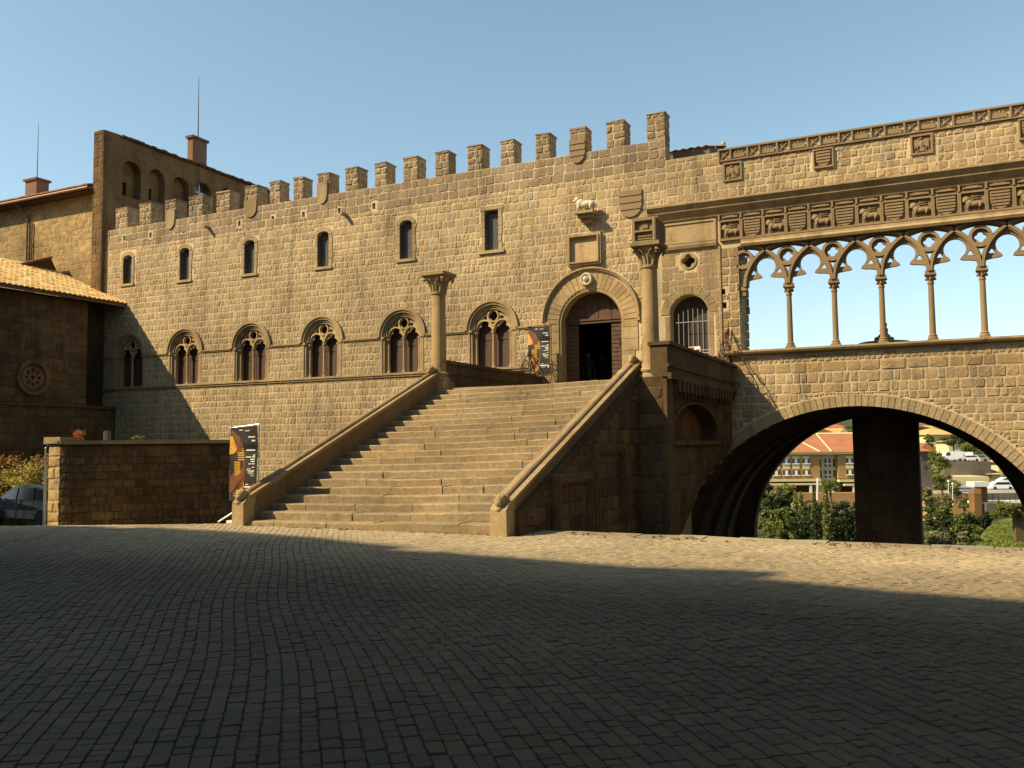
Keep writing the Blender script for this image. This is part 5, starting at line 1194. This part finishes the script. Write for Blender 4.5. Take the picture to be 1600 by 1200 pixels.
# lift tower and footbridge
lt = empty('lift_tower', (0, 0, 0), 'tall slim brick lift tower with pale flat roof beside the footbridge', 'tower'); bT = 95.
mb = MB(); a0, a1, a2 = LP(1522, 765, bT)[0], LP(1533, 765, bT)[0], LP(1545, 765, bT)[0]
mb.box(a0, a1, bT, bT+1.2, -14, LP(1522, 770, bT)[2], (.55, .5, .5), M=L_); mb.box(a0, a1, bT-.02, bT, LP(1522, 772, bT)[2], LP(1522, 761, bT)[2], (1.1, .75, .6), M=L_); mb.build('shaft', M['bbrick'], lt)
mb = MB(); mb.box(a1, a2, bT+.3, bT+1.5, LP(1540, 785, bT)[2], LP(1540, 761, bT)[2], (.5, .45, .4), M=L_); mb.build('cabin', M['bbrick'], lt)
mb = MB(); mb.box(a0, a2, bT-.1, bT+1.6, LP(1530, 760.5, bT)[2], LP(1530, 753, bT)[2], M=L_); mb.build('flat_roof', M['winframe'], lt)
fb = empty('footbridge', (0, 0, 0), 'narrow pale footbridge with railings leading right from the lift tower', 'footbridge')
mb = MB(); mb.box(a1, LP(1680, 785, bT)[0], bT+1.6, bT+3, LP(1560, 788, bT)[2], LP(1560, 784.5, bT)[2], M=L_); mb.build('deck', M['winframe'], fb)
mb = MB(); z0_, z1_ = LP(1560, 784.5, bT)[2], LP(1560, 773, bT)[2]
for i in range(14):
    a_ = a2+i*.62; mb.tube([LB(a_, bT+1.6, z0_), LB(a_, bT+1.6, z1_)], .035, 4)
mb.tube([LB(a2, bT+1.6, z1_), LB(a2+9, bT+1.6, z1_)], .03, 4); mb.tube([LB(a2, bT+1.6, (z1_+z0_)/2), LB(a2+9, bT+1.6, (z1_+z0_)/2)], .02, 4); mb.build('railing', M['iron'], fb)
# lawn mound and dark wall at right
mb = MB()
zl0 = LP(1560, 880, 58)[2]; zl1 = LP(1560, 806, 80)[2]; kl = (zl1-zl0)/22.
def onlawn(px, py):
    a_, b_, z_ = LP(px, py, 1.0); q = a_, 1.0, z_-EYE
    t_ = (EYE-zl0+58*kl)/(kl-q[2]); return LB(q[0]*t_, t_, EYE+q[2]*t_)
rim = [(1500, 885), (1522, 862), (1528, 846), (1534, 834), (1543, 824), (1556, 815), (1572, 810), (1640, 806), (1700, 885)]
c_ = onlawn(1590, 850); mb.quadlist([c_]+[onlawn(*p) for p in rim], [(0, k+1, k) for k in range(1, len(rim))]+[(0, 1, len(rim))])
tag(mb.build('lawn_bank', stone('sunlit lawn', (.12, .15, .022), bscale=5, fine=.45, big=.3, bump=.7)), kind='structure')
rg = random.Random(77); mb = MB()
for k in range(1600):
    px = rg.uniform(1524, 1640); py = rg.uniform(812, 875)
    if py < 812+max(0, (1556-px))*1.3: continue
    p = onlawn(px, py); leafcloud(mb, (p[0], p[1], p[2]+.05), (.2, .2, .08), 3, .16, [(.10, .13, .02), (.14, .17, .03), (.08, .10, .02)], rngs=rg)
tag(mb.build('lawn_grass', M['leaf']), 'short bright green grass on the sloping lawn bank', 'grass', None, 'stuff')
wallbox(1586, 1680, 802, 870, 66, .4, M['dark'], 'shadowed_wall', 'dark grey wall to the right of the green lawn bank')
# ------------------------------------------------------------------ trees
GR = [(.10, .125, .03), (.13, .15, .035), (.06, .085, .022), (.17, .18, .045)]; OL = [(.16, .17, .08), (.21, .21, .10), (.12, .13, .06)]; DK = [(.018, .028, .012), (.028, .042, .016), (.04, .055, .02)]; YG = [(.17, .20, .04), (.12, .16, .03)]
def place_root(px, py, b, name, label, cat, group=None):
    a, bb, z = LP(px, py, b); return empty(name, LB(a, b, z), label, cat, group), z
def cypress(px, ytop, ybot, b, wpx, label, seed=0, cols=GR):
    t, z = place_root(px, ybot, b, 'cypress', label, 'cypress', 'slim cypresses below the brick building'); s = b/1380.; H = (ybot-ytop)*s; R = wpx*s/2; rg = random.Random(seed)
    mb = MB(); n = 900
    for i in range(n):
        h = rg.random()**.85; r = R*(.25+.95*math.sin(min(1, (1-h)*1.6)*PI/2))*rg.uniform(.5, 1.05)*(1 if h > .06 else h/.06); a = rg.uniform(0, 2*PI)
        leafcloud(mb, (r*cos(a), r*sin(a), H*h), (.1, .1, .2), 1, .34, cols, rngs=rg)
    mb.build('crown', M['leaf'], t)
    g = MB(); g.tube([(0, 0, -2), (0, 0, H*.3), (0, 0, H*.9)], [.16, .12, .03], 6); g.build('trunk', M['bark'], t)
def tree(px, ytop, ybot, b, wpx, label, seed=0, cols=GR, name='tree', cat='tree', n=22, leaves=130, leaf=.42, group=None, sink=1.5, low=.06, trunk=True):
    t, z = place_root(px, ybot, b, name, label, cat, group); s = b/1380.; H = (ybot-ytop)*s; R = wpx*s/2; rg = random.Random(seed)
    mb = MB()
    for i in range(n):
        a = rg.uniform(0, 2*PI); rr_ = R*math.sqrt(rg.random())*.8; zz = H*rg.uniform(low, .92)*(1-.25*(rr_/R)**2); q = rg.uniform(.28, .45)*min(R, H*.7)
        leafcloud(mb, (rr_*cos(a), rr_*sin(a), zz), (q*1.25, q*1.25, q*.85), int(leaves*1.5), leaf*.76, cols if rg.random() < .6 else [cols[i % len(cols)]], rngs=rg)
    mb.build('crown', M['leaf'], t)
    if not trunk: return
    g = MB(); g.tube([(0, 0, -sink), (0, 0, H*.35), (.1*R, 0, H*.8)], [.22, .15, .04], 6)
    for k in range(5): a = 1.3*k; g.tube([(0, 0, H*(.25+.08*k)), (.5*R*cos(a), .5*R*sin(a), H*(.5+.06*k))], [.09, .03], 5)
    g.build('trunk', M['bark'], t)
cypress(1245, 771, 850, 105, 8.5, 'left cypress of the close pair beneath the brick building', 1)
cypress(1253.5, 771.5, 850, 104, 8, 'right cypress of the close pair beneath the brick building', 2)
cypress(1274.5, 772, 850, 106, 7.5, 'slim cypress in front of the pale flagpole', 3)
cypress(1292.5, 759, 852, 100, 9, 'tallest cypress, in the middle of the opening left of the pillar', 4)
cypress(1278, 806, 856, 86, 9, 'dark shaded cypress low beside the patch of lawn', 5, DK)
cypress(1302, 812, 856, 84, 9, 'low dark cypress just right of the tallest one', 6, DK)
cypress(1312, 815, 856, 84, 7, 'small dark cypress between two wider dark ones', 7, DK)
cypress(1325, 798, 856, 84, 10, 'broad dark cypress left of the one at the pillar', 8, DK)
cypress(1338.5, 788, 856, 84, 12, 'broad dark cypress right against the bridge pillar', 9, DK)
tree(1298, 750, 774, 150, 30, 'round green tree in front of the cream bay of the brick building', 11, GR, low=.45)
tree(1234, 752, 786, 140, 26, 'light green bushy tree left of the cypress pair', 12, YG+GR)
tree(1214, 760, 782, 140, 28, 'tree with dull green crown at the left side of the arch view', 13, OL)
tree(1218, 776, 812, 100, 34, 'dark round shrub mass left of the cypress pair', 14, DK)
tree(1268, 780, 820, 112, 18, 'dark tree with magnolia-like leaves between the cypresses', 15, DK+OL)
tree(1283, 782, 822, 112, 16, 'dark leafy tree left of the tallest cypress', 16, DK+GR)
tree(1308, 780, 822, 112, 24, 'dark leafy tree right of the tallest cypress', 17, DK+OL)
tree(1328, 788, 822, 112, 20, 'olive brown tree near the pillar below the terrace wall', 18, OL+DK)
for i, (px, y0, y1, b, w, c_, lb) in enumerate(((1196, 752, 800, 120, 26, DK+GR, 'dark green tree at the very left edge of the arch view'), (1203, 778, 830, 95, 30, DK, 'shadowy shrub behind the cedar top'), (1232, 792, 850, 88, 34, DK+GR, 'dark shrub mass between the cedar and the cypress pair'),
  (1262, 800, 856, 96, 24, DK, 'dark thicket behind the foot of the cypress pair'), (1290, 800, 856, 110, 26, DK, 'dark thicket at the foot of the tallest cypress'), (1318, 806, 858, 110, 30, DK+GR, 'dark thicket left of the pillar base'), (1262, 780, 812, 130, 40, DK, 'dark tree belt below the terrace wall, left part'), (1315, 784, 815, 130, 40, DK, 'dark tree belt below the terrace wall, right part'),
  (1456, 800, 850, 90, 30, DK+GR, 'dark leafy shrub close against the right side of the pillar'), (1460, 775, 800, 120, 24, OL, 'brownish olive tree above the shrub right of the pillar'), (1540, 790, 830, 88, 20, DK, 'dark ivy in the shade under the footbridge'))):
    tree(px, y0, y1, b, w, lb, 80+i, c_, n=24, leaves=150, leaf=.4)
# cedar with drooping tiers
t, z = place_root(1218, 858, 58, 'cedar', 'large cedar with drooping layered branches low in the left of the arch', 'cedar'); mb = MB(); s_ = 58/1380.; rg = random.Random(21)
for tier in range(9):
    hz = (858-(802+tier*6))*s_; R = (14+tier*2.6)*s_
    for k in range(9):
        a = rg.uniform(0, 2*PI); L = R*rg.uniform(.6, 1.15)
        for j in range(12):
            q = (j+1)/12; x_, y_, z_ = L*q*cos(a), L*q*sin(a), hz+.25*math.sin(q*PI)-.55*q*q*L*.5
            leafcloud(mb, (x_, y_, z_-.08), (.16, .16, .13), 9, .16, [(.13, .16, .04), (.09, .12, .035), (.18, .20, .06)], rngs=rg)
mb.build('crown', M['leaf'], t); g = MB(); g.tube([(0, 0, -6), (0, 0, 2.2)], [.2, .05], 6); g.build('trunk', M['bark'], t)
# right-hand opening
tree(1468, 694, 740, 165, 30, 'big green tree left of the white vans', 31, GR+YG); tree(1452, 676, 704, 250, 16, 'green pointed tree beside the narrow grey house', 32, GR)
tree(1490, 676, 700, 240, 40, 'dark green ivy-like tree mass under the pale roofed house', 33, GR+DK, n=20); tree(1518, 690, 712, 230, 30, 'light green rounded tree above the white vans', 34, YG+GR, n=18)
tree(1548, 706, 735, 210, 26, 'green tree at the right end of the retaining wall', 35, GR); tree(1472, 738, 765, 150, 26, 'bright green bush at the foot of the dark retaining wall', 36, GR+YG)
tree(1493, 750, 772, 145, 26, 'loose green shrub in front of the pale beige wall', 37, GR+OL); tree(1451, 758, 800, 100, 22, 'olive tree right beside the dark pillar', 38, OL)
tree(1481, 774, 794, 110, 14, 'round bush before the orange garden wall, left one', 39, OL+GR); tree(1507, 775, 793, 110, 14, 'round bush before the orange garden wall, right one', 40, OL+GR)
tree(1580, 728, 755, 190, 22, 'yellow-green tree in front of the yellow house', 41, YG)
tree(1470, 792, 825, 85, 50, 'dark hedge-like shrub below the orange garden wall', 42, DK+GR, n=22); tree(1512, 800, 852, 75, 42, 'dense dark green ivy mound left of the lawn', 43, DK+GR, n=26)
tree(1490, 806, 850, 78, 40, 'dark green shrub mass in the shade left of the tower foot', 44, DK, n=22)
tree(1468, 828, 858, 50, 40, 'pale silvery olive bush just above the piazza edge right of the pillar', 45, OL, leaf=.2, leaves=170); tree(1505, 832, 858, 50, 18, 'small pale bush above the piazza edge beside the lawn', 46, OL, leaf=.18)
tree(1196, 788, 856, 70, 34, 'dark green bush at the foot of the vault, far left of the arch view', 49, DK+GR, leaf=.3, n=22)
tree(1580, 784, 808, 66.5, 66, 'broad trimmed hedge hanging over the green lawn bank', 47, GR, n=34, leaf=.25, sink=0, trunk=False); tree(1526, 815, 858, 66, 14, 'green shrub along the left rim of the lawn bank', 48, GR+YG, leaf=.25)
HT = ((1245, 664, 380, 'dark hilltop tree above the left end of the long red roof'), (1275, 672, 340, 'dark tree on the slope above the skylight house'), (1310, 662, 400, 'dark hilltop tree right behind the grey house under the arch crown'), (1330, 664, 380, 'hilltop tree just left of the pillar, above the yellow pavilion roof'),
 (1455, 668, 380, 'hill tree beside the brown house just right of the pillar'), (1500, 668, 380, 'hilltop tree above the cream house with pale tiled roof'), (1520, 680, 330, 'hill tree above the rounded light green tree'), (1540, 692, 330, 'hill tree close under the arch stones, above the parked vans'), (1560, 700, 300, 'tree touching the arch edge above the yellow house'), (1590, 712, 280, 'rightmost tree on the hill at the photo edge'))
for i, (px, py, b, lb) in enumerate(HT):
    tree(px, py, py+26, b, 34, lb, 60+i, DK+GR, leaves=80, n=16, leaf=.9, group='trees on the hill beyond the town')
mb = MB(); mb.tube([LB(*LP(1277, 782, 120)), LB(*LP(1277.5, 747, 120))], .12, 6); tag(mb.build('flagpole', M['winframe']), 'thin pale pole standing in front of the brick building', 'pole')
for (px, y0, y1, b, l) in ((1482, 752, 772, 140, 'left of two thin street lamps before the pale beige wall'), (1488.5, 756, 792, 130, 'right of two thin street lamps before the pale beige wall')):
    mb = MB(); mb.tube([LB(*LP(px, y1, b)), LB(*LP(px, y0, b))], .05, 6); p = LP(px, y0, b); mb.ball(LB(*p), .18, 5); tag(mb.build('street_lamp', M['winframe']), l, 'street lamp', 'street lamps by the pale wall')
